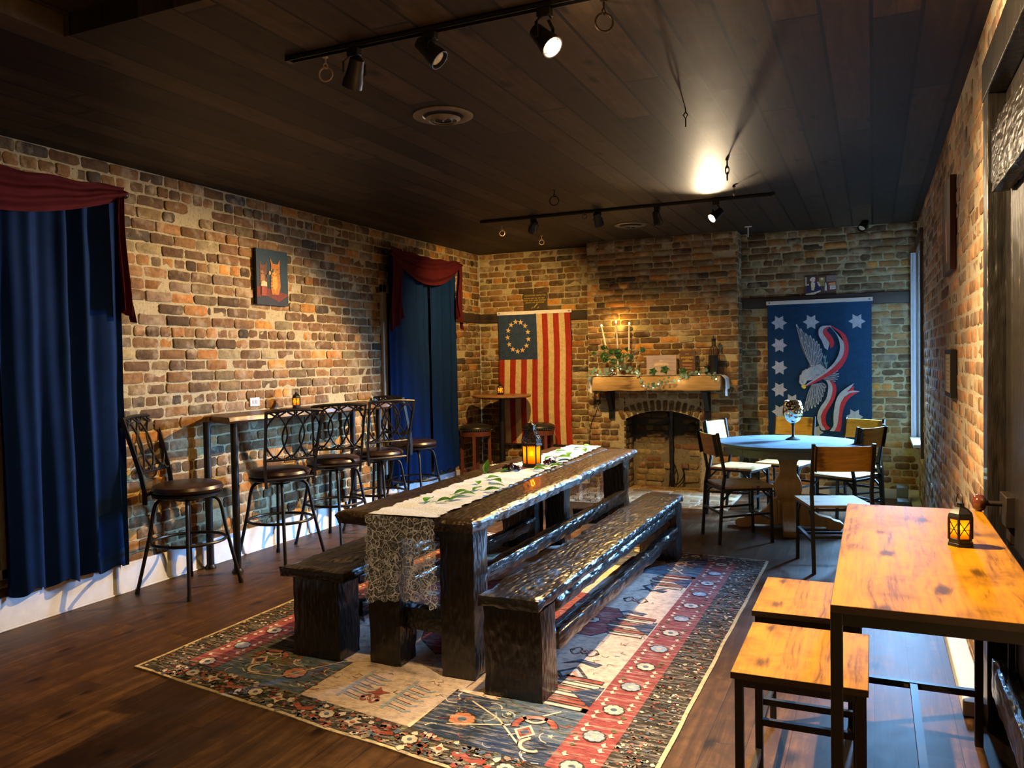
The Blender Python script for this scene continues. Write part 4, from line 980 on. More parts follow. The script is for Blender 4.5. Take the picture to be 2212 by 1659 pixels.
def feather(a, b, wd, l, ci=GRY, co=WHT):
    dx, dy = b[0]-a[0], b[1]-a[1]; L = sqrt(dx*dx+dy*dy); nx, ny = -dy/L, dx/L
    def lf(w_, s0, s1):
        o = []
        for sg in (1, -1):
            r = [(a[0]+dx*t_+nx*w_*sg*sin(pi*min(1, t_*.86+.08))**.7, a[1]+dy*t_+ny*w_*sg*sin(pi*min(1, t_*.86+.08))**.7) for t_ in [s0+(s1-s0)*i/7 for i in range(8)]]
            o += r if sg > 0 else r[::-1]
        return o
    ep(lf(wd, 0, 1), co, l); ep(lf(wd*.66, .04, .93), ci, l+1)
ep([(430, 350), (475, 380), (530, 430), (620, 495), (675, 555), (705, 650), (705, 740), (740, 810), (690, 880), (600, 930), (560, 880), (548, 830), (568, 775), (540, 720), (500, 650), (472, 570), (452, 470)], GRY, 1)
tips = [(425, 325), (474, 373), (531, 428), (580, 450), (618, 488), (652, 515), (677, 548), (702, 602), (712, 652)]
for i, tp in enumerate(tips): feather((585+i*9, 790-i*3), tp, 20, 2+i*2)
for i, tp in enumerate([(480, 470), (520, 520), (560, 560), (600, 600), (640, 640), (665, 690)]): feather((590+i*8, 800), tp, 17, 22+i*2)
lt = [(510, 1330), (545, 1318), (590, 1290), (628, 1272), (662, 1240), (692, 1205), (714, 1150), (738, 1088), (752, 1045)]
for i, tp in enumerate(lt): feather((600+i*12, 1010-i*2), tp, 21, 2+i*2)
for i, tp in enumerate([(530, 1230), (570, 1210), (610, 1180), (640, 1140)]): feather((600+i*10, 1020), tp, 17, 22+i*2)
for i, tp in enumerate([(882, 848), (895, 880), (893, 912), (878, 945), (855, 972), (830, 985)]): feather((735-i*4, 905+i*6), tp, 13, 2+i*2)
ep([(530, 845), (600, 800), (690, 775), (762, 835), (742, 885), (650, 940), (590, 965), (560, 900)], LGT, 32)
rng = random.Random(2)
for k in range(34):
    x, y = 590+rng.random()*140, 800+rng.random()*110
    ep([(x, y), (x+14, y-4), (x+10, y+8)], GRY, 34)
for c in ((735, 690), (748, 760)): ep([(c[0]-28, c[1]-15), (c[0]-5, c[1]+30), (c[0]+4, c[1]+70), (c[0]+18, c[1]+70), (c[0]+16, c[1]+25), (c[0]+30, c[1]-18), (c[0]+8, c[1]), (c[0], c[1]-24), (c[0]-10, c[1]-2)], (.16, .30, .34), 3)
ep([(455, 985), (462, 908), (478, 905), (490, 860), (515, 850), (527, 832), (560, 852), (592, 892), (592, 962), (545, 968), (522, 1012), (482, 1022), (460, 1004)], WHT, 36)
ep([(478, 1030), (498, 1018), (522, 1020), (533, 1052), (510, 1066), (485, 1055)], (.80, .60, .05), 37)
ep(star((487, 988), 7, 5, 5, 0), (.03, .04, .06), 38)
ep([(548, 990), (570, 965), (600, 968), (560, 1005)], (.02, .04, .09), 37)
def band(a, b, col, l):
    A = [em(*p) for p in a]; B = [em(*p) for p in b]; A = [(v.x, v.y) for v in catmull([(x, y, 0) for x, y in A], 4)]; B = [(v.x, v.y) for v in catmull([(x, y, 0) for x, y in B], 4)]
    pr.strip(A, B, col, l)
band([(522, 1024), (650, 925), (760, 842), (850, 745), (898, 640), (905, 545), (872, 440), (800, 352)], [(532, 1030), (655, 948), (768, 868), (862, 782), (925, 700), (952, 615), (945, 520), (800, 345)], WHT, 40)
band([(532, 1030), (655, 948), (768, 868), (862, 782), (925, 700), (952, 615), (945, 520), (900, 420), (800, 345)], [(540, 1036), (650, 982), (775, 912), (880, 845), (950, 765), (995, 650), (998, 540), (955, 430), (820, 340)], RD, 41)
band([(810, 338), (745, 340), (700, 352), (674, 392), (676, 450), (708, 510), (738, 590)], [(810, 352), (770, 355), (735, 375), (722, 420), (748, 468), (788, 530), (775, 618)], WHT, 42)
band([(790, 362), (755, 362), (722, 420), (748, 468), (788, 530), (802, 598)], [(790, 366), (765, 385), (780, 415), (818, 460), (843, 520), (838, 572)], RD, 43)
band([(748, 955), (775, 1010), (772, 1090), (748, 1180), (700, 1250), (662, 1330), (655, 1420), (700, 1530)], [(785, 958), (818, 1010), (822, 1085), (802, 1165), (755, 1250), (708, 1330), (695, 1400), (745, 1530)], WHT, 42)
band([(785, 958), (818, 1010), (822, 1085), (802, 1165), (755, 1250), (708, 1330), (695, 1400), (710, 1475), (760, 1530)], [(818, 965), (858, 1005), (865, 1075), (846, 1165), (802, 1250), (758, 1330), (746, 1400), (762, 1470), (800, 1500)], RD, 43)
band([(790, 1535), (830, 1470), (832, 1390), (838, 1300), (862, 1180), (905, 1100), (985, 1030), (1057, 984)], [(840, 1535), (866, 1480), (884, 1400), (893, 1320), (910, 1220), (950, 1140), (985, 1078), (1024, 1034)], WHT, 44)
band([(840, 1535), (866, 1480), (884, 1400), (893, 1320), (910, 1220), (958, 1135), (1040, 1088), (1112, 1074)], [(905, 1535), (918, 1470), (922, 1400), (930, 1335), (948, 1260), (990, 1172), (1055, 1112), (1112, 1076)], RD, 45)
band([(950, 1140), (985, 1082), (1040, 1066), (1114, 1072)], [(958, 1137), (1005, 1100), (1050, 1085), (1114, 1076)], WHT, 46)
band([(985, 1078), (1024, 1040), (1056, 1006)], [(990, 1080), (1050, 1062), (1052, 1036)], RD, 47)
pr.obj('eagle_emblem', m_flag, t, smooth=0)
# ---- rug
CR = [Vector((-3.378, 2.84, 0)), Vector((-.715, 2.44, 0)), Vector((-.700, 6.07, 0)), Vector((-3.36, 6.28, 0))]; RW, RL = 2.67, 3.62
def rugp(x, y, h):
    u, v = x/RW, y/RL; p = CR[0]*(1-u)*(1-v)+CR[1]*u*(1-v)+CR[2]*u*v+CR[3]*(1-u)*v
    e = min(u, 1-u, v, 1-v); wob = (.010*noise.noise(Vector((u*9, v*9, 3))))*max(0, 1-e*18)
    return (p.x+wob, p.y+wob, .0065+h)
pr = Print(rugp, .00012)
t = thing('area_rug', 'large faded red, navy and cream patterned rug under the long table', 'rug', (0, 0, 0))
mb = MB(); n = 60
mb.grid(lambda u, v: rugp(RW*u, RL*v, 0), n, n, (.60, .50, .34)); mb.obj('border_binding', m_rug, t)
mb = MB(); ed = [(RW*i/30, 0) for i in range(30)]+[(RW, RL*i/30) for i in range(30)]+[(RW*(1-i/30), RL) for i in range(30)]+[(0, RL*(1-i/30)) for i in range(30)]
vs = [rugp(x, y, 0) for x, y in ed]+[(*rugp(x, y, 0)[:2], .0005) for x, y in ed]; mb.add(vs, [(i, (i+1) % 120, 120+(i+1) % 120, 120+i) for i in range(120)], (.62, .52, .36)); mb.obj('edge', m_rug, t)
BLK, RDR, BGE, NVY, TEA, OLV, CRE, RST, LBL = (.045, .040, .038), (.30, .07, .075), (.70, .56, .48), (.028, .050, .115), (.085, .135, .22), (.12, .125, .085), (.68, .59, .53), (.33, .075, .055), (.36, .44, .58)
def rect(x0, y0, x1, y1, col, l):       # cut in cells so the rug's edge can wander
    nx, ny = max(1, int((x1-x0)/.09)), max(1, int((y1-y0)/.09))
    for i in range(nx): pr.strip([(x0+(x1-x0)*i/nx, y0+(y1-y0)*j/ny) for j in range(ny+1)], [(x0+(x1-x0)*(i+1)/nx, y0+(y1-y0)*j/ny) for j in range(ny+1)], col, l)
E_ = .018; rect(E_, E_, RW-E_, RL-E_, BLK, 2)
rect(.20, .20, .40, RL-.20, RDR, 4); rect(RW-.40, .20, RW-.20, RL-.20, RDR, 4)
rect(.40, .19, RW-.40, RL-.19, BGE, 6)
rng = random.Random(7)
def rosette(x, y, r, a, b, l=20, n=8):
    pr.disc((x, y), r*1.12, BLK, l); 
    for k in range(n): pr.disc((x+r*.62*cos(2*pi*k/n), y+r*.62*sin(2*pi*k/n)), r*.36, a, l+1+(k % 2), 8)
    pr.disc((x, y), r*.34, b, l+4, 8)
def diamond(x, y, r, cols, l=20, sy=1.3):
    for k, c in enumerate(cols): q = r*(1-.28*k); pr.poly([(x-q, y), (x, y-q*sy), (x+q, y), (x, y+q*sy)], c, l+k)
def comb_(x, y, s_, d, cols, l=24):
    pr.poly([(x, y-.11*s_), (x+d*.13*s_, y), (x, y+.11*s_)], NVY, l+4)
    for k in range(6):
        yy = y+(-.15+.06*k)*s_; pr.poly([(x+d*.02, yy-.02*s_), (x+d*(.26-.02*abs(k-2.5))*s_, yy-.028*s_), (x+d*(.28-.02*abs(k-2.5))*s_, yy), (x+d*(.26-.02*abs(k-2.5))*s_, yy+.022*s_), (x+d*.02, yy+.02*s_)], BLK, l)
        pr.poly([(x+d*.025, yy-.014*s_), (x+d*(.25-.02*abs(k-2.5))*s_, yy-.02*s_), (x+d*(.27-.02*abs(k-2.5))*s_, yy), (x+d*.025, yy+.014*s_)], cols[k % 2], l+1)
def swirl(x, y, s_, col, l=24, wd=.007):
    for sx in (-1, 1):
        for sy in (-1, 1):
            pr.line([(x+sx*s_*(.25+.8*t_), y+sy*s_*(.3+.35*sin(t_*4))) for t_ in [i/8 for i in range(9)]], wd, col, l); pr.line([(x+sx*s_*(1.05-.22*(1-cos(a))*.5), y+sy*s_*(.3+.35*sin(4)+.22*sin(a)*.6-.12)) for a in [i*pi/6 for i in range(8)]], wd, col, l)
    diamond(x, y, s_*.40, (RST, CRE, RST), l+1, 1)
def scroll(x, y, r, a0, a1, wd, col, l=26):
    pr.line([(x+r*cos(a), y+r*sin(a)) for a in [a0+(a1-a0)*i/10 for i in range(11)]], wd+.012, BLK, l); pr.line([(x+r*cos(a), y+r*sin(a)) for a in [a0+(a1-a0)*i/10 for i in range(11)]], wd, col, l+1)
# field patches at both ends
for y0_, sg in ((.19, 1), (RL-.19, -1)):
    Y = lambda d: y0_+sg*d
    def R2(x0, d0, x1, d1, c, l): rect(x0, min(Y(d0), Y(d1)), x1, max(Y(d0), Y(d1)), c, l)
    R2(.40, 0, 1.00, .42, TEA, 8); R2(.40, .20, .72, .60, OLV, 9); R2(.40, .55, .60, .80, NVY, 9)
    R2(RW-1.02, 0, RW-.40, .40, NVY, 8); R2(RW-.80, .18, RW-.40, .52, TEA, 9); R2(RW-.60, .48, RW-.40, .62, RST, 9)
    for x in (.40, 1.0, RW-1.02): pr.line([(x, Y(0)), (x, Y(.42))], .008, BLK, 12)
    for x0, x1, d in ((.40, 1.0, .42), (RW-1.02, RW-.40, .40), (.40, .60, .80)): pr.line([(x0, Y(d)), (x1, Y(d))], .008, BLK, 12)
    for x in (.82, RW-.86): rosette(x, Y(.17), .062, (.55, .22, .13), TEA, 20)
    for x in (.56, RW-.55):
        scroll(x, Y(.26), .085, .3, 3.6, .028, RST); scroll(x+.05, Y(.12), .05, 2.2, 5.6, .016, CRE); scroll(x-.03, Y(.34), .05, 3.4, 6.6, .016, CRE); diamond(x-.02, Y(.20), .05, (CRE, RST, NVY), 30)
    for x in (1.18, 1.44):
        for k in range(5): pr.line([(x, Y(.12+.055*k)), (x+.10, Y(.10+.055*k)), (x+.13, Y(.12+.055*k))], .014, LBL, 20); pr.line([(x, Y(.135+.055*k)), (x+.10, Y(.118+.055*k))], .004, RST, 21)
        pr.line([(x-.01, Y(.08)), (x-.01, Y(.40))], .018, LBL, 20)
    swirl(1.33, Y(.13), .045, RST, 22, .014); pr.poly(star((1.33, Y(.20)), .06, .025, 4, .4), RST, 23)
    pr.line([(.60, Y(.05)), (.78, Y(.10)), (.95, Y(.40)), (1.15, Y(.52)), (1.35, Y(.46))], .008, CRE, 26); pr.line([(RW-.50, Y(.05)), (RW-.72, Y(.25)), (RW-.9, Y(.34))], .010, CRE, 26); pr.line([(RW-.9, Y(.10)), (RW-.66, Y(.22)), (RW-.5, Y(.44))], .010, CRE, 26)
for k in range(150):      # vine scribbles and small blossoms over the end patches
    x0 = rng.choice((rng.uniform(.42, 1.0), rng.uniform(RW-1.0, RW-.42))); y0_ = .22+rng.random()*.36; y0_ = y0_ if rng.random() < .5 else RL-y0_; a = rng.random()*6.28; r = rng.uniform(.02, .05); c_ = rng.choice((BLK, BLK, CRE, LBL, OLV, RST))
    pr.line([(x0+r*cos(a+i*.5)*(1+i*.12), y0_+r*sin(a+i*.5)*(1+i*.12)) for i in range(5)], rng.uniform(.004, .009), c_, 17+k % 2)
    if k % 6 == 0: pr.poly(star((x0, y0_), .018, .008, 5, a), rng.choice((CRE, RST)), 19)
# central medallion and field motifs
for cx, cy, s_ in ((RW/2, RL/2, 1.0),):
    for k, (c, q) in enumerate(((CRE, 1.10), (BLK, 1.045), (RDR, 1.03), (RDR, .8))):
        P = [(-.62, -.25), (-.50, -.25), (-.50, -.45), (-.30, -.45), (-.18, -.72), (0, -.86), (.18, -.72), (.30, -.45), (.50, -.45), (.50, -.25), (.62, -.25), (.78, 0), (.62, .25), (.50, .25), (.50, .45), (.30, .45), (.18, .72), (0, .86), (-.18, .72), (-.30, .45), (-.50, .45), (-.50, .25), (-.62, .25), (-.78, 0)]
        pr.poly([(cx+x*q, cy+y*q) for x, y in P], c, 13+k)
    for x, y in ((.42, .22), (.42, -.22), (-.42, .22), (-.42, -.22), (.2, .5), (-.2, .5), (.2, -.5), (-.2, -.5), (.56, 0), (-.56, 0)): rosette(cx+x, cy+y, .05, CRE, NVY, 22)
    diamond(cx, cy, .30, (CRE, NVY, RST, CRE), 24, 1.6)
for sx in (-1, 1):
    X = lambda d: RW/2+sx*(RW/2-d)
    for y in (1.02, RL-1.02): diamond(X(.60), y, .085, (BLK, LBL, (.50, .22, .13), CRE), 22, 1.25)
    for y in (1.32, RL-1.34): swirl(X(.64), y, .075, (.12, .09, .08), 22)
    for y in (.84, RL/2, RL-.84): comb_(X(.405), y, 1.0, -sx, (CRE, RST))
    for y in (1.15, 2.0, 2.5): pr.poly([(X(.52), y), (X(.62), y+.03), (X(.70), y-.02), (X(.62), y+.07), (X(.50), y+.05)], NVY, 20)
    # main side border
    y = .24; k = 0
    while y < RL-.22:
        if k % 2 == 0: rosette(X(.30), y, .046, CRE if k % 4 == 0 else LBL, TEA if k % 4 == 0 else CRE, 20)
        for s2 in (-1, 1):
            for q in (.0, .085): pr.poly([(X(.30)+s2*.060, y+.06+q), (X(.30)+s2*.060+.020, y+.075+q), (X(.30)+s2*.06+.006, y+.078+q), (X(.30)+s2*.06, y+.10+q), (X(.30)+s2*.06-.014, y+.08+q)], CRE if rng.random() < .8 else (.12, .13, .07), 21)
        y += .13; k += 1
    # guard border flecks
    for k in range(1100):
        x, y = X(.02+.175*rng.random()), .02+rng.random()*(RL-.04); r = rng.uniform(.005, .014)
        pr.poly([(x+r*cos(a)*rng.uniform(.5, 1.2), y+r*sin(a)*rng.uniform(.5, 1.2)) for a in (0, 1.3, 2.4, 3.6, 5)], rng.choice((CRE, RST, TEA, OLV, (.30, .24, .20), (.16, .13, .11), BLK)), 22)
for k in range(1300):
    e = rng.random() < .5; x = .2+rng.random()*(RW-.4); y = .02+.16*rng.random(); y = y if e else RL-y; r = rng.uniform(.008, .022)
    pr.poly([(x+r*cos(a)*rng.uniform(.5, 1.3), y+r*sin(a)*rng.uniform(.5, 1.3)) for a in (0, 1.3, 2.4, 3.6, 5)], rng.choice((CRE, RST, RST, TEA, OLV, (.30, .24, .20), BLK)), 22+k % 3)
for k in range(14):
    for y in (.10, RL-.10): 
        x = .35+k*.15
        if k % 3 == 0: rosette(x, y, .038, CRE, TEA, 27)
        elif k % 3 == 1: pr.poly(star((x, y), .045, .02, 4, .3), CRE, 27); pr.disc((x, y), .015, RST, 28, 6)
        else: pr.line([(x-.05, y+.01), (x, y-.02), (x+.06, y+.005)], .03, RST, 27)
for k in range(420):      # faded little marks in the field
    x, y = rng.uniform(.42, RW-.42), rng.uniform(.4, RL-.4); r = rng.uniform(.004, .012); a = rng.random()*6
    pr.line([(x, y), (x+r*3*cos(a), y+r*3*sin(a)), (x+r*4*cos(a+.8), y+r*4*sin(a+.8))], .004, rng.choice(((.30, .20, .16), RST, LBL, (.2, .16, .14))), 19)
pr.obj('pile', m_rug, t, smooth=0)
# ---- pictures
def picture(name, label, cat, org, U, N, w_, h_, th, bg, draw, mat=m_paint, edge=None):
    # org: lower corner on the wall, U along the picture, N out of the wall
    t = thing(name, label, cat, org); U, N = Vector(U), Vector(N)
    f = lambda x, z, h: Vector(U*x*w_+Vector((0, 0, 1))*z*h_+N*(th+.0006+h))
    mb = MB(); a, b = Vector((0, 0, 0)), U*w_+N*th+Vector((0, 0, h_)); mb.b2(a, b); mb.obj('backing', edge or m_black, t)
    pr = Print(f, .0004); pr.poly([(0, 0), (1, 0), (1, 1), (0, 1)], bg, 0); draw(pr); pr.obj('painting', mat, t, smooth=0)
    return t
def cats(p):
    NIGHT = (.015, .05, .075); p.poly([(0, .42), (1, .42), (1, 1), (0, 1)], (.010, .038, .060), 1)
    p.poly([(0, .12), (.3, .16), (.7, .05), (1, .2), (1, .22), (.7, .26), (.3, .30), (0, .32)], (.14, .025, .012), 2); p.poly([(0, 0), (1, 0), (1, .2), (.7, .07), (.3, .17), (0, .13)], (.02, .025, .035), 3)
    def cat(x, y, s_, c, c2, l):
        P = lambda a: [(x+s_*q[0], y+s_*q[1]*.85) for q in a]
        p.poly(P([(-.13, -.02), (-.16, -.30), (-.12, -.46), (.10, -.46), (.17, -.28), (.15, 0)]), c, l)
        p.poly(P([(-.15, .02), (-.13, .17), (-.17, .34), (-.07, .21), (.08, .21), (.16, .33), (.15, .16), (.15, .03), (.05, -.05), (-.08, -.05)]), c, l+1)
        p.poly(P([(-.09, -.06), (-.11, -.28), (0, -.40), (.07, -.26), (.05, -.06)]), c2, l+2); p.poly(P([(-.11, .0), (-.04, .055), (.05, .0), (-.02, -.045)]), c2, l+2)
        for ex in (-.07, .06): p.poly(P([(ex-.03, .08), (ex, .105), (ex+.03, .08)]), (.03, .015, .01), l+3)
        p.poly(P([(-.02, .02), (.01, .02), (-.005, 0)]), (.08, .02, .01), l+3)
        for k in range(4): p.line(P([(-.1, -.1-.07*k), (-.15, -.11-.07*k)]), .012, (.09, .03, .01), l+3)
    cat(.20, .58, .75, (.13, .045, .02), (.30, .15, .06), 5); cat(.58, .58, .98, (.40, .15, .02), (.62, .30, .05), 10)
    p.line([(.30, .50), (.45, .60), (.52, .63)], .05, (.015, .06, .04), 15); p.disc((.40, .58), .035, (.55, .32, .14), 16)
    p.poly([(.12, .16), (.13, .34), (.29, .34), (.28, .16)], (.28, .05, .02), 17); p.poly([(.11, .33), (.13, .41), (.22, .43), (.30, .40), (.30, .33)], (.66, .52, .30), 18)
picture('cat_painting', 'small canvas of two cats drinking, on the left brick wall', 'painting', (XL+.006, 5.09, 1.995), (0, 1, 0), (1, 0, 0), .38, .455, .03, (.012, .03, .045), cats)
def gentleman(p):
    p.poly([(0, .1), (1, .1), (1, 1), (0, 1)], (.055, .028, .025), 1); p.poly([(.46, .45), (.64, .45), (.64, .9), (.46, .9)], (.20, .16, .06), 2); p.disc((.555, .82), .045, (.75, .65, .2), 3, 10, 1.5)
    p.poly([(.02, .5), (.07, .5), (.07, .95), (.02, .95)], (.4, .38, .33), 2)
    p.poly([(.06, .12), (.07, .48), (.18, .62), (.30, .66), (.42, .60), (.52, .40), (.52, .16), (.3, .14)], (.012, .018, .05), 4)
    p.poly([(.20, .62), (.22, .26), (.30, .24), (.34, .5), (.33, .64)], (.50, .44, .24), 5); p.poly([(.21, .66), (.28, .68), (.34, .62), (.30, .48)], (.62, .66, .66), 6)
    p.poly([(.22, .68), (.22, .84), (.28, .88), (.34, .82), (.34, .72), (.29, .65)], (.55, .40, .33), 7)
    p.poly([(.17, .76), (.19, .88), (.26, .95), (.33, .92), (.35, .83), (.30, .84), (.25, .80), (.22, .72)], (.68, .72, .74), 8)
    p.poly([(.40, .66), (.44, .70), (.48, .58), (.52, .48), (.48, .42), (.44, .5)], (.55, .42, .36), 9); p.disc((.11, .55), .04, (.6, .5, .12), 9, 8)
    p.poly([(.02, .08), (.05, .03), (.3, .03), (.52, .18), (.50, .24), (.34, .16)], (.55, .54, .42), 10)
    p.poly([(.64, .2), (.64, .40), (.66, .62), (.69, .62), (.71, .40), (.71, .2)], (.40, .46, .42), 11); p.poly([(.645, .22), (.645, .40), (.705, .40), (.705, .22)], (.72, .74, .72), 12)
    p.poly([(.80, .25), (.80, .47), (.985, .49), (.985, .25)], (.55, .62, .66), 11); p.poly([(.74, .5), (.98, .5), (.98, .62), (.78, .6)], (.55, .22, .08), 10); p.poly([(.7, .66), (1, .66), (1, .98), (.7, .98)], (.16, .11, .10), 10)
    for k in range(3): p.line([(.83, .43-.055*k), (.96, .44-.055*k)], .018, (.12, .16, .2), 13)
def gentleman_b(p):
    n0 = len(p.c); gentleman(p); p.c[n0:] = [tuple(min(.9, v*1.7) for v in c) for c in p.c[n0:]]
picture('tavern_print', 'small print of a white-haired man at a table above the eagle flag', 'picture', (-.665, YB-.006, 2.145), (1, 0, 0), (0, -1, 0), .315, .205, .012, (.04, .022, .02), gentleman_b)
def redart(p):
    p.poly([(.35, .12), (.5, .1), (.62, .5), (.5, .66), (.4, .4)], (.60, .16, .09), 1); p.line([(.45, .6), (.5, .95)], .04, (.3, .2, .18), 2)
m_redcanvas = simple('dark_red_canvas_edge', (.075, .018, .020), .6)
picture('red_canvas', 'tall dark red canvas high on the right brick wall', 'painting', (XR-.004, 5.07, 1.965), (0, 1, 0), (-1, 0, 0), .50, .52, .028, (.045, .018, .022), redart, edge=m_redcanvas)
def notice(p):
    p.poly([(.12, .10), (.88, .10), (.88, .90), (.12, .90)], (.46, .36, .20), 1)
    for k in range(8): p.line([(.22, .80-.085*k), (.78-.1*(k % 3), .80-.085*k)], .018, (.20, .14, .08), 2)
picture('framed_notice', 'small black framed parchment notice on the right brick wall below the red canvas', 'framed notice', (XR-.004, 5.04, 1.25), (0, 1, 0), (-1, 0, 0), .40, .27, .028, (.012, .011, .011), notice)
# ---- plaque with gilt lettering
def text(body, size, mat, parent, loc, rot, name='lettering', ext=.0006, sx=1):
    c = bpy.data.curves.new(name, 'FONT'); c.body = body; c.size = size; c.align_x = 'CENTER'; c.align_y = 'CENTER'; c.extrude = ext; c.resolution_u = 3
    o = bpy.data.objects.new(name, c); COL.objects.link(o); c.materials.append(mat); o.parent = parent; o.location = loc; o.rotation_euler = rot; o.scale = (sx, 1, 1)
    bpy.context.view_layer.update(); me = bpy.data.meshes.new_from_object(o.evaluated_get(bpy.context.evaluated_depsgraph_get())); me.name = name; q = bpy.data.objects.new(name, me); COL.objects.link(q); q.parent = parent; q.location = loc; q.rotation_euler = rot; q.scale = (sx, 1, 1)
    bpy.data.objects.remove(o); return q
m_gilt = simple('gilt_lettering', (.62, .44, .08), .4, .3); m_plaque = simple('brown_plaque', (.055, .038, .018), .5)
t = thing('plaque', 'small dark plaque with gilt lettering on the brick above the striped flag', 'plaque', (-3.795, YB-.01, 2.225))
mb = MB(); mb.b2((-.158, -.012, -.105), (.158, 0, .105)); mb.obj('board', m_plaque, t, bevel=.004)
text('ALEXANDER HAMILTON', .031, m_gilt, t, (0, -.0135, .076), (pi/2, 0, 0), sx=.84)
mb = MB(); rng = random.Random(4)
for r, (x0, x1) in enumerate(((-.15, .15), (-.148, .15), (-.13, .13))):
    x = x0
    while x < x1-.02:
        w_ = rng.uniform(.028, .06); 
        k = x
        while k < min(x+w_, x1): mb.b2((k, -.0135, .042-.026*r-.008), (k+.0055, -.012, .042-.026*r+.008)); mb.b2((k, -.0135, .042-.026*r+.004*((int(k*900)) % 3-1)), (k+.009, -.012, .042-.026*r+.004*((int(k*900)) % 3-1)+.003)); k += .0115
        x += w_+.012
mb.bar((-.02, -.013, -.075), (.03, -.013, -.025), .012, .002, (0, 1, 0)); mb.bar((-.05, -.013, -.085), (-.035, -.013, -.065), .008, .002, (0, 1, 0)); mb.bar((.03, -.013, -.085), (.045, -.013, -.065), .008, .002, (0, 1, 0))
mb.obj('small_lettering', m_gilt, t)

# ------------------------------------------------------------------ fireplace things
MT = 1.302
t = thing('mantel_shelf', 'rough natural wood mantel beam over the brick fireplace', 'mantel', (-2.18, 8.75, 0))
mb = MB(); mb.rough((0, 0, 1.223), (1.425, .25, .158), (60, 8, 8), .008, 3, 7, .008); mb.obj('beam', m_beam, t)
for x in (-.555, .53):
    mb = MB(); mb.b2((x-.035, .108, .82), (x+.035, .122, 1.145)); mb.b2((x-.035, -.10, 1.128), (x+.035, .12, 1.144)); mb.bar((x, .10, .92), (x, -.06, 1.13), .02, .05, (1, 0, 0)); mb.tube([(x, .11, .86), (x, .095, .86)], .012, 8); mb.obj('iron_bracket', m_black, t)
t = thing('mantel_scarf', 'white cloth laid along the mantel shelf with ends hanging down', 'cloth', (-2.18, 8.75, 0))
mb = MB()
def fn(u, v):
    x = -.715+1.43*u; return (x, -.10+.20*v, MT+.0075+.004*noise.noise(Vector((x*9, v*4, 2)))+.003)
mb.grid(fn, 60, 8); mb.obj('cloth', m_cloth, t, smooth=180)
for sg, zb in ((-1, 1.13), (1, 1.12)):
    mb = MB()
    def fn(u, v):
        x = sg*(.715+.045*sin(min(v*3, 1)*pi/2)+.02*v*sin(u*9)); y = -.10+.20*u; z = MT+.008+(zb-MT-.04*sin(u*4+sg))*v+ (.012*sin(v*3)*(1-v))
        return (x, y+.02*sin(v*5)*v, z)
    mb.grid(fn, 20, 20); mb.obj('hanging_end', m_cloth, t, smooth=180)
t = thing('candelabra', 'cream three-armed candelabra with lit taper candles on the mantel', 'candelabra', (-2.62, 8.74, MT+.012))
mb = MB(); mb.lathe([(.060, 0), (.058, .008), (.030, .018), (.018, .030), (.013, .06), (.010, .16), (.009, .25), (.012, .31), (.018, .335), (.006, .34)], 20); mb.obj('stem', m_cream, t)
for sx, dz in ((-1, .285), (1, .275)):
    mb = MB(); x = .135*sx; mb.tube(catmull([(0, 0, .22), (.05*sx, 0, .185), (.095*sx, 0, .17), (x, 0, .205), (x, 0, dz+.005)], 5), .0048, 7); mb.tube([(.03*sx+.018*cos(a)*sx, 0, .225+.018*sin(a)) for a in [i*.5 for i in range(11)]], .0035, 6); mb.lathe([(.006, 0), (.020, .008), (.022, .018), (.014, .020)], 14, (x, 0, dz)); mb.obj('arm', m_cream, t)
for x, z, tip in ((-.135, .30, (-.185, .562)), (0, .34, (-.015, .598)), (.130, .29, (.138, .575))):
    mb = MB(); mb.tube([(x, 0, z), (x+(tip[0]-x)*.5, 0, z+(tip[1]-z)*.5), (tip[0], 0, tip[1]-.012)], .010, 12, rs=[.0115, .010, .008]); c_ = mb.obj('candle', m_candle, t)
    mb = MB(); mb.sphere((tip[0], 0, tip[1]+.006), .0085, 8, (1, 1, 1.7)); mb.obj('flame', m_flame, c_)
light('POINT', 'candle_glow', (-.02, .03, .59), None, 3.4, (1, .55, .12), t, shadow_soft_size=.03)
def foliage(name, label, cat, spots, mat, group=None, seed=1, stem=None):
    rng = random.Random(seed); mb = MB()
    for (x, y, z, L, W) in spots: leaf_mesh(mb, (x, y, z), (rng.uniform(-1, 1), rng.uniform(-.6, .2), rng.uniform(-.5, .8)), L, W, (rng.uniform(-.3, .3), -1, .3))
    o = mb.obj('leaves', mat, smooth=60)
    return o
rng = random.Random(12)
t = thing('ivy_sprig', 'green leafy sprig wound around the candelabra arms', 'foliage', (-2.62, 8.72, 0))
sp = [(rng.uniform(-.17, .16), rng.uniform(-.03, .02), rng.uniform(1.46, 1.64), .085, .052) for k in range(26)]+[(-.265, 0, 1.565, .08, .035), (.29, 0, 1.60, .08, .055), (.22, 0, 1.50, .09, .055)]
o = foliage('x', '', '', sp, m_ivy, seed=3); o.parent = t; mb = MB(); mb.tube(catmull([(-.27, 0, 1.56), (-.12, .01, 1.52), (.02, -.01, 1.58), (.15, .01, 1.54), (.29, 0, 1.60)], 5), .003, 5); mb.obj('stem', m_rust, t)
t = thing('wood_sign', 'weathered lavender plank sign leaning on the brick above the mantel', 'sign', (-2.137, 8.80, MT+.012))
m_lav = woodmat('lavender_washed_planks', (.26, .20, .21), (.44, .36, .38), 0, 1.2, .8, False); m_banner = simple('pale_sign_print', (.58, .44, .38), .8)
mb = MB()
for k in range(5): mb.b2((-.167, -.008, .044*k), (.167, .008, .044*k+.0425))
mb.obj('planks', m_lav, t)
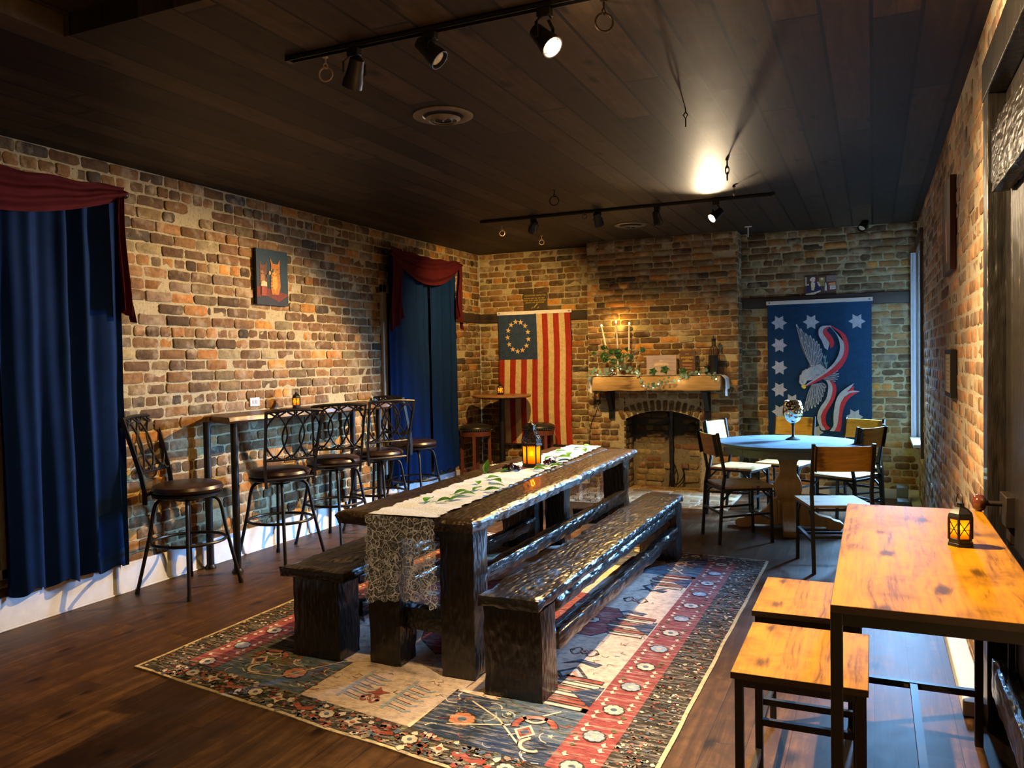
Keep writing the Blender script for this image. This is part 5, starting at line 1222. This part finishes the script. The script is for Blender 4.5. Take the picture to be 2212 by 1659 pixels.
mb = MB(); mb.add([(x, -.0095, .085+.022*cos(x*12)+dz) for dz in (0, .03) for x in [-.08+.016*i for i in range(11)]], [(i, i+1, 11+i+1, 11+i) for i in range(10)]); mb.add([(-.022, -.0095, .15), (.022, -.0095, .15), (.02, -.0095, .168), (.008, -.0095, .158), (0, -.0095, .17), (-.008, -.0095, .158), (-.02, -.0095, .168)], [tuple(range(7))]); mb.obj('printed_banner', m_banner, t, smooth=0)
t = thing('book', 'upright brown book titled WHISKEY on the mantel', 'book', (-1.845, 8.79, MT+.012), -.06)
m_cover = simple('brown_book_cover', (.10, .045, .022), .4); m_pages = simple('book_pages', (.62, .62, .60), .8); m_copper = simple('copper_print', (.42, .20, .10), .5)
mb = MB(); mb.b2((-.085, -.014, 0), (.085, -.011, .262)); mb.b2((-.085, .011, 0), (.085, .014, .262)); mb.b2((-.085, -.014, 0), (-.082, .014, .262)); mb.obj('cover', m_cover, t, bevel=.001)
mb = MB(); mb.b2((-.081, -.011, .004), (.082, .011, .258)); mb.obj('pages', m_pages, t)
text('WHISKEY', .036, m_gilt, t, (0, -.0150, .185), (pi/2, 0, 0), sx=.95)
mb = MB()
for z, w_ in ((.225, .04), (.160, .05), (.150, .11), (.143, .11)): mb.b2((-w_/2, -.0152, z), (w_/2, -.014, z+.004))
mb.obj('gilt_print', m_gilt, t); mb = MB()
for z, w_ in ((.112, .12), (.10, .10), (.078, .10), (.066, .11), (.04, .09)): mb.b2((-w_/2, -.0152, z), (w_/2, -.014, z+.005))
mb.obj('copper_print', m_copper, t)
t = thing('wire_lantern', 'black bottle-shaped wire cage lantern at the right end of the mantel', 'lantern', (-1.558, 8.76, MT+.012))
mb = MB()
for k in range(14):
    a = 2*pi*k/14; mb.tube([(r*cos(a), r*sin(a), z) for r, z in ((.056, 0), (.057, .20), (.052, .245), (.035, .285), (.020, .31), (.019, .37))], .0022, 5)
for r, z in ((.057, .004), (.057, .10), (.057, .20), (.020, .315), (.020, .365)): mb.tube([(r*cos(a), r*sin(a), z) for a in [2*pi*i/24 for i in range(24)]], .0025, 5, True)
mb.obj('wire_cage', m_bronze, t)
mb = MB(); mb.lathe([(.042, .02), (.042, .21), (.001, .212)], 20); mb.obj('inner_can', m_black, t); mb = MB(); mb.lathe([(.024, .365), (.024, .385), (.006, .39), (.004, .42)], 12); mb.obj('cap', m_bronze, t)
t = thing('dried_plant', 'small pot with dry twigs behind the wire lantern', 'plant', (-1.635, 8.80, MT+.012))
mb = MB(); mb.lathe([(.022, 0), (.034, .09), (.034, .094)], 14); mb.obj('pot', m_rust, t); mb = MB()
for k in range(16): a = rng.uniform(0, 6.28); r = rng.uniform(.03, .12); mb.tube([(0, 0, .08), (.4*r*cos(a), -.01, .14), (r*cos(a), -.02*sin(a), .10+rng.uniform(.02, .14))], .0012, 4)
mb.obj('twigs', m_rust, t)
mb = MB(); mb.box((0, 0, .045), (.062, .05, .09)); o = mb.obj('grey_block', m_concrete, loc=(-2.77, 8.80, MT+.012), bevel=.003); tag(o, 'small dark grey block left of the candelabra on the mantel', 'block')
mb = MB()
for k in range(26): a, r = rng.uniform(0, 6.28), rng.uniform(0, .05); mb.sphere((r*cos(a)*1.2, r*sin(a)*.7, .012+.022*rng.random()), .012, 7)
o = mb.obj('grape_cluster', m_grape, loc=(-2.665, 8.665, MT+.012)); tag(o, 'dark grape cluster at the foot of the candelabra', 'grapes')
for i, (x, z, s_, lab) in enumerate(((-2.20, .05, 1, 'dark ivy leaf clump in front of the left half of the plank sign'), (-2.07, .07, 1.1, 'dark ivy leaf clump in front of the right half of the plank sign'), (-1.87, .05, 1, 'dark ivy leaf clump at the foot of the brown book'))):
    mb = MB()
    for k in range(5): a = k*1.25; leaf_mesh(mb, (.022*cos(a), -.01, z-.012+.018*sin(a)), (cos(a), -.2, sin(a)*.7), .07*s_, .048*s_, (0, -1, .2))
    mb.tube([(0, 0, 0), (0, 0, z)], .002, 5); o = mb.obj('ivy_clump', m_ivy, loc=(x, 8.69, MT+.012), smooth=60); tag(o, lab, 'leaves', 'ivy clumps on the mantel')
# garland with fairy lights
GL = [(-2.913, 1.289), (-2.88, 1.363), (-2.825, 1.325), (-2.718, 1.33), (-2.648, 1.374), (-2.552, 1.39), (-2.473, 1.359), (-2.368, 1.341), (-2.286, 1.203), (-2.181, 1.183), (-2.121, 1.218), (-2.02, 1.244), (-1.9, 1.254), (-1.804, 1.301), (-1.691, 1.325), (-1.584, 1.325), (-1.505, 1.269)]
t = thing('light_garland', 'eucalyptus garland with glowing fairy lights along the mantel front', 'garland', (0, 8.598, 0))
gp = catmull([(x, -.01 if z < 1.3 else .03, z+.004) for x, z in GL], 5)
mb = MB(); mb.tube(gp, .0022, 5); mb.obj('wire', m_rust, t)
for x, z in GL: mb = MB(); mb.sphere((x, -.012 if z < 1.3 else .028, z), .0065, 8); mb.obj('fairy_light', m_fairy, t)
mb = MB(); rng = random.Random(21)
for p in gp:
    for k in range(1 if rng.random() < .75 else 2):
        a = rng.uniform(0, 6.28); c_ = Vector(p)+Vector((rng.uniform(-.02, .02), rng.uniform(-.02, .0), rng.uniform(-.015, .045))); r = rng.uniform(.011, .021); n_ = Vector((rng.uniform(-.5, .5), -1, rng.uniform(-.4, .6))).normalized(); x_ = n_.orthogonal().normalized(); y_ = n_.cross(x_)
        mb.add([c_+x_*r*cos(2*pi*i/10)+y_*r*.9*sin(2*pi*i/10) for i in range(10)], [tuple(range(10))])
o = mb.obj('leaves', m_euc, t, smooth=0); o['kind'] = 'stuff'
for i in (2, 7, 12): light('POINT', 'fairy_glow', (GL[i][0], -.06, GL[i][1]), None, .45, (1, .72, .35), t, shadow_soft_size=.03)
# cables
def cable(label, pts, r=.006, mat=m_black): 
    mb = MB(); mb.tube(catmull(pts, 6), r, 7); return tag(mb.obj('cable', mat), label, 'cable')
cable('thin black cable hanging down the left side of the chimney under the mantel', [(-2.86, 8.862, 1.13), (-2.88, 8.86, 1.02), (-2.92, 8.86, .90), (-2.99, 8.86, .74), (-3.008, 8.86, .55), (-3.03, 8.90, .40), (-3.05, 9.0, .02)], .004)
cable('black cable looping out of the right side of the firebox', [(-1.92, 9.27, .90), (-1.93, 9.26, .70), (-1.88, 9.24, .52), (-1.90, 9.2, .44), (-2.02, 9.2, .40), (-2.08, 9.22, .34), (-2.02, 9.2, .25), (-1.97, 9.15, .12), (-2.04, 9.1, .022)])
cable('black cable bundle curling at the middle of the firebox floor', [(-2.10, 9.26, .30), (-2.02, 9.2, .28), (-1.98, 9.15, .16), (-2.04, 9.1, .06), (-2.10, 9.08, .10), (-2.06, 9.12, .22), (-2.12, 9.2, .26), (-2.14, 9.1, .022)], .007)
mb = MB(); mb.rough((-2.12, CY+FD-.01, .46), (.055, .03, .90), (4, 2, 24), .010, 8, chew=.01); o = mb.obj('dark_strip', m_char); tag(o, 'dark upright strip at the back of the firebox', 'post')  # dark strip at the vertical gap left in the back bricks
# ------------------------------------------------------------------ round table, goblet, rustic chairs
t = thing('round_table', 'round table with a weathered blue-grey top on a pine pedestal', 'table', (-.68, 7.34, 0), .12)
mb = MB(); mb.lathe([(.001, .728), (.575, .728), (.592, .736), (.597, .748), (.592, .758), (.57, .760), (.001, .760)], 64, capb=False); mb.obj('tabletop', m_bluetop, t)
mb = MB(); mb.lathe([(.50, .66), (.535, .66), (.535, .728), (.50, .728)], 56, capb=False)
for k in range(8): a = 2*pi*k/8; mb.box((.536*cos(a), .536*sin(a), .694), (.008, .025, .068), a)
m_apron = simple('grey_apron', (.16, .17, .16), .6); mb.obj('apron', m_apron, t)
def sqprof(mb, prof, n=4):
    vs = []
    for h, z in prof: vs += [(-h, -h, z), (h, -h, z), (h, h, z), (-h, h, z)]
    fs = [(0, 3, 2, 1), tuple(len(vs)-4+i for i in range(4))]+[(4*i+k, 4*i+(k+1) % 4, 4*i+4+(k+1) % 4, 4*i+4+k) for i in range(len(prof)-1) for k in range(4)]
    mb.add(vs, fs)
mb = MB(); sqprof(mb, [(.15, .70), (.15, .66), (.085, .655), (.085, .60), (.075, .585), (.070, .55), (.068, .50), (.075, .47), (.095, .44), (.110, .40), (.112, .35), (.100, .30), (.080, .265), (.075, .25), (.085, .24), (.085, .05)][::-1]); mb.obj('pedestal', m_pine, t, bevel=.003)
for k in range(4):
    a = pi/2*k; M_ = Matrix.Rotation(a, 4, 'Z') @ Matrix.Rotation(pi/2, 4, 'X'); mb = MB()
    mb.prism([(.07, .03), (.30, .03), (.33, .0), (.42, .0), (.445, .03), (.445, .055), (.42, .075), (.37, .085), (.345, .105), (.25, .125), (.18, .17), (.14, .25), (.085, .27), (.07, .27)], -.05, .05, M_); mb.obj('foot', m_pine, t, bevel=.004)
t = thing('goblet_candleholder', 'hammered silver goblet standing on the round blue-grey table', 'goblet', (-.645, 7.46, .7605))
mb = MB(); mb.lathe([(.001, 0), (.062, 0), (.064, .006), (.040, .016), (.016, .028), (.010, .045), (.011, .12), (.017, .145)], 24, capb=False); mb.obj('foot', m_bronze, t)
mb = MB(); mb.lathe([(.015, .145), (.045, .160), (.075, .195), (.088, .240), (.084, .290), (.068, .335), (.060, .345), (.056, .340), (.064, .33), (.078, .288), (.082, .24), (.07, .20), (.04, .168), (.001, .16)], 40, capb=False); mb.obj('bowl', m_hammer, t)
def dining_chair(label):
    t = thing('dining_chair', label, 'chair', group='black metal chairs with rustic wood seats around the round table'); W_ = .20; q = .022
    for s_ in (-1, 1):
        mb = MB(); mb.bar((W_*s_, -.235, 0), (W_*s_, -.205, .46), q, q, (1, 0, 0)); mb.bar((W_*s_, -.205, .445), (W_*s_, -.185, .56), q, q, (1, 0, 0)); mb.bar((W_*s_, -.185, .545), (W_*s_, -.245, .895), q, q, (1, 0, 0)); mb.obj('rear_leg', m_black, t)
        mb = MB(); mb.bar((W_*s_*.98, .205, 0), (W_*s_*.98, .195, .445), q, q, (1, 0, 0)); mb.obj('front_leg', m_black, t)
        mb = MB(); mb.bar((W_*s_, -.21, .22), (W_*s_*.98, .20, .24), .016, .022, (1, 0, 0)); mb.bar((W_*s_, -.20, .435), (W_*s_*.98, .20, .435), .018, .020, (1, 0, 0)); mb.bar((W_*s_*.98, .19, .36), (W_*s_*.98, .12, .43), .014, .014, (1, 0, 0)); mb.bar((W_*s_, -.20, .36), (W_*s_, -.13, .43), .014, .014, (1, 0, 0)); mb.obj('side_stretcher', m_black, t)
    for y, z in ((.20, .435), (-.20, .435), (.20, .19), (-.222, .25)): mb = MB(); mb.bar((-W_, y, z), (W_, y, z), .018, .018); mb.obj('crossbar', m_black, t)
    mb = MB(); mb.b2((-.215, -.19, .446), (.215, .225, .464)); mb.cur = 1; mb.obj('seat', m_orangeseat, t, bevel=.002)
    mb = MB(); nx = 12
    def bp(u, v, o_): x = -.195+.39*u; z = .705+.175*v; y = -.215-.06*(z-.70)/.175*.55 - .035*(1-(2*u-1)**2)+o_; return (x, y, z)
    a = [bp(i/nx, j, o_) for o_ in (.007, -.007) for j in (0, 1) for i in range(nx+1)]; k = nx+1
    fs = []
    for i in range(nx): fs += [(i, i+1, k+i+1, k+i), (2*k+i, 3*k+i, 3*k+i+1, 2*k+i+1), (k+i, k+i+1, 3*k+i+1, 3*k+i), (i, 2*k+i, 2*k+i+1, i+1)]
    fs += [(0, k, 3*k, 2*k), (nx, 2*k+nx, 3*k+nx, k+nx)]
    mb.add(a, fs); mb.obj('backrest', m_orangeback, t, smooth=50)
    for s_ in (-1, 1): mb = MB(); mb.b2((.163*s_-.018, -.252, .70), (.163*s_+.018, -.246, .885)) if False else mb.bar((.186*s_, -.238, .705), (.186*s_, -.268, .882), .034, .006, (1, 0, 0)); mb.obj('back_clip', m_black, t)
    return t
m_orangeseat = woodmat('rustic_seat_wood', (.20, .095, .025), (.58, .33, .12), 0, 1.5, .45, dirt=.3); m_orangeback = woodmat('rustic_backrest_wood', (.34, .15, .010), (.78, .38, .025), 0, 1.5, .42, dirt=.25)
ch = dining_chair('chair nearest the camera at the round table, its back to the lens')
ch.location = (-.262, 6.12, 0); ch.rotation_euler = (0, 0, radians(19))
for x, y, a, lab in ((-1.02, 6.78, -60, 'chair at the left front of the round table, in front of the fireplace'), (-1.17, 7.86, -107.5, 'chair at the left rear of the round table beside the chimney corner'),
                     (-.79, 8.30, 164, 'chair behind the round table under the left part of the eagle flag'), (-.21, 8.13, 146, 'chair behind the round table by the far right corner'), (-.225, 7.58, 60, 'chair right of the round table with its back to the window, backrest bright with daylight')):
    dup(ch, (x, y, 0), radians(a), lab)
mb = MB()
for k, (x, y, z) in enumerate(((0, 0, 0), (0, 0, .10), (.0, -.22, 0))): mb.b2((x-.05, y-.10, z), (x+.05, y+.10, z+.098))
o = mb.obj('concrete_blocks', m_concrete, loc=(.26, 8.75, 0), bevel=.004); tag(o, 'grey concrete blocks stacked on the floor in the far right corner', 'blocks')
# ------------------------------------------------------------------ tall orange table and stools at the right
TZ = .90; tx0, tx1, ty0, ty1 = -.095, .375, 2.06, 3.50
t = thing('counter_table', 'tall rectangular table with orange wood top and black legs against the right wall', 'table', ((tx0+tx1)/2, (ty0+ty1)/2, 0)); cx, cy = (tx0+tx1)/2, (ty0+ty1)/2; hx, hy = (tx1-tx0)/2, (ty1-ty0)/2
mb = MB(); mb.b2((-hx, -hy, TZ-.020), (hx, hy, TZ)); mb.obj('tabletop', [m_orange], t, bevel=.0015)
mb = MB()
for a, b in (((-hx-.001, -hy-.001), (hx+.001, -hy)), ((-hx-.001, hy), (hx+.001, hy+.001)), ((-hx-.001, -hy), (-hx, hy)), ((hx, -hy), (hx+.001, hy))): mb.b2((a[0], a[1], TZ-.0195), (b[0], b[1], TZ-.001))
mb.obj('edge_band', m_edge, t)
for sx in (-1, 1):
    for sy in (-1, 1): mb = MB(); mb.b2((sx*(hx-.012)-.014, sy*(hy-.025)-.014, 0), (sx*(hx-.012)+.014, sy*(hy-.025)+.014, TZ-.021)); mb.obj('leg', m_black, t, bevel=.002)
for s_ in (-1, 1):
    mb = MB(); mb.b2((-hx+.01, s_*(hy-.025)-.012, TZ-.052), (hx-.01, s_*(hy-.025)+.012, TZ-.021)); mb.obj('end_rail', m_black, t); mb = MB(); mb.b2((s_*(hx-.012)-.012, -hy+.03, TZ-.048), (s_*(hx-.012)+.012, hy-.03, TZ-.021)); mb.obj('side_rail', m_black, t)
    mb = MB(); mb.b2((-hx+.02, s_*(hy-.025)-.012, .19), (hx-.02, s_*(hy-.025)+.012, .215)); mb.obj('low_crossbar', m_black, t)
mb = MB(); mb.b2((-.013, -hy+.03, .19), (.013, hy-.03, .213)); mb.obj('centre_stretcher', m_black, t)
mb = MB(); mb.b2((-.035, hy-.0395, .196), (-.018, hy-.0372, .208)); mb.obj('sticker', m_white, t)
def wood_stool(label):
    t = thing('counter_stool', label, 'stool', group='rectangular orange wood stools under the tall table'); hx, hy, z = .180, .235, .60
    mb = MB(); mb.b2((-hx, -hy, z-.020), (hx, hy, z)); mb.obj('seat', m_orange, t, bevel=.0015)
    mb = MB()
    for a, b in (((-hx-.001, -hy-.001), (hx+.001, -hy)), ((-hx-.001, hy), (hx+.001, hy+.001)), ((-hx-.001, -hy), (-hx, hy)), ((hx, -hy), (hx+.001, hy))): mb.b2((a[0], a[1], z-.0195), (b[0], b[1], z-.001))
    mb.obj('edge_band', m_edge, t)
    for sx in (-1, 1):
        for sy in (-1, 1): mb = MB(); mb.b2((sx*(hx-.020)-.012, sy*(hy-.022)-.012, 0), (sx*(hx-.020)+.012, sy*(hy-.022)+.012, z-.021)); mb.obj('leg', m_black, t, bevel=.002)
    for s_ in (-1, 1):
        mb = MB(); mb.b2((-hx+.02, s_*(hy-.022)-.010, z-.045), (hx-.02, s_*(hy-.022)+.010, z-.021)); mb.obj('apron_rail', m_black, t)
        mb = MB(); mb.b2((s_*(hx-.020)-.010, -hy+.03, z-.045), (s_*(hx-.020)+.010, hy-.03, z-.021)); mb.obj('apron_rail', m_black, t)
        mb = MB(); mb.b2((s_*(hx-.020)-.009, -hy+.03, .16), (s_*(hx-.020)+.009, hy-.03, .182)); mb.obj('footrest', m_black, t)
        mb = MB(); mb.b2((-hx+.02, s_*(hy-.022)-.009, .26), (hx-.02, s_*(hy-.022)+.009, .282)); mb.obj('footrest', m_black, t)
    return t
ws = wood_stool('orange wood stool nearest the camera beside the tall table'); ws.location = (-.195, 2.56, 0)
dup(ws, (-.215, 3.155, 0), 0, 'second orange wood stool, behind the nearest one beside the tall table')
t = thing('wall_outlet', 'small white outlet cover on the left brick wall just above the bar table', 'outlet', (XL+.004, 5.06, 1.205))
mb = MB(); mb.b2((-.004, -.055, -.035), (.010, .055, .035)); mb.obj('plate', m_white, t, bevel=.004)
mb = MB(); mb.b2((.009, -.03, -.015), (.013, -.005, .015)); mb.b2((.009, .005, -.015), (.013, .03, .015)); mb.obj('sockets', m_frame, t, bevel=.002)
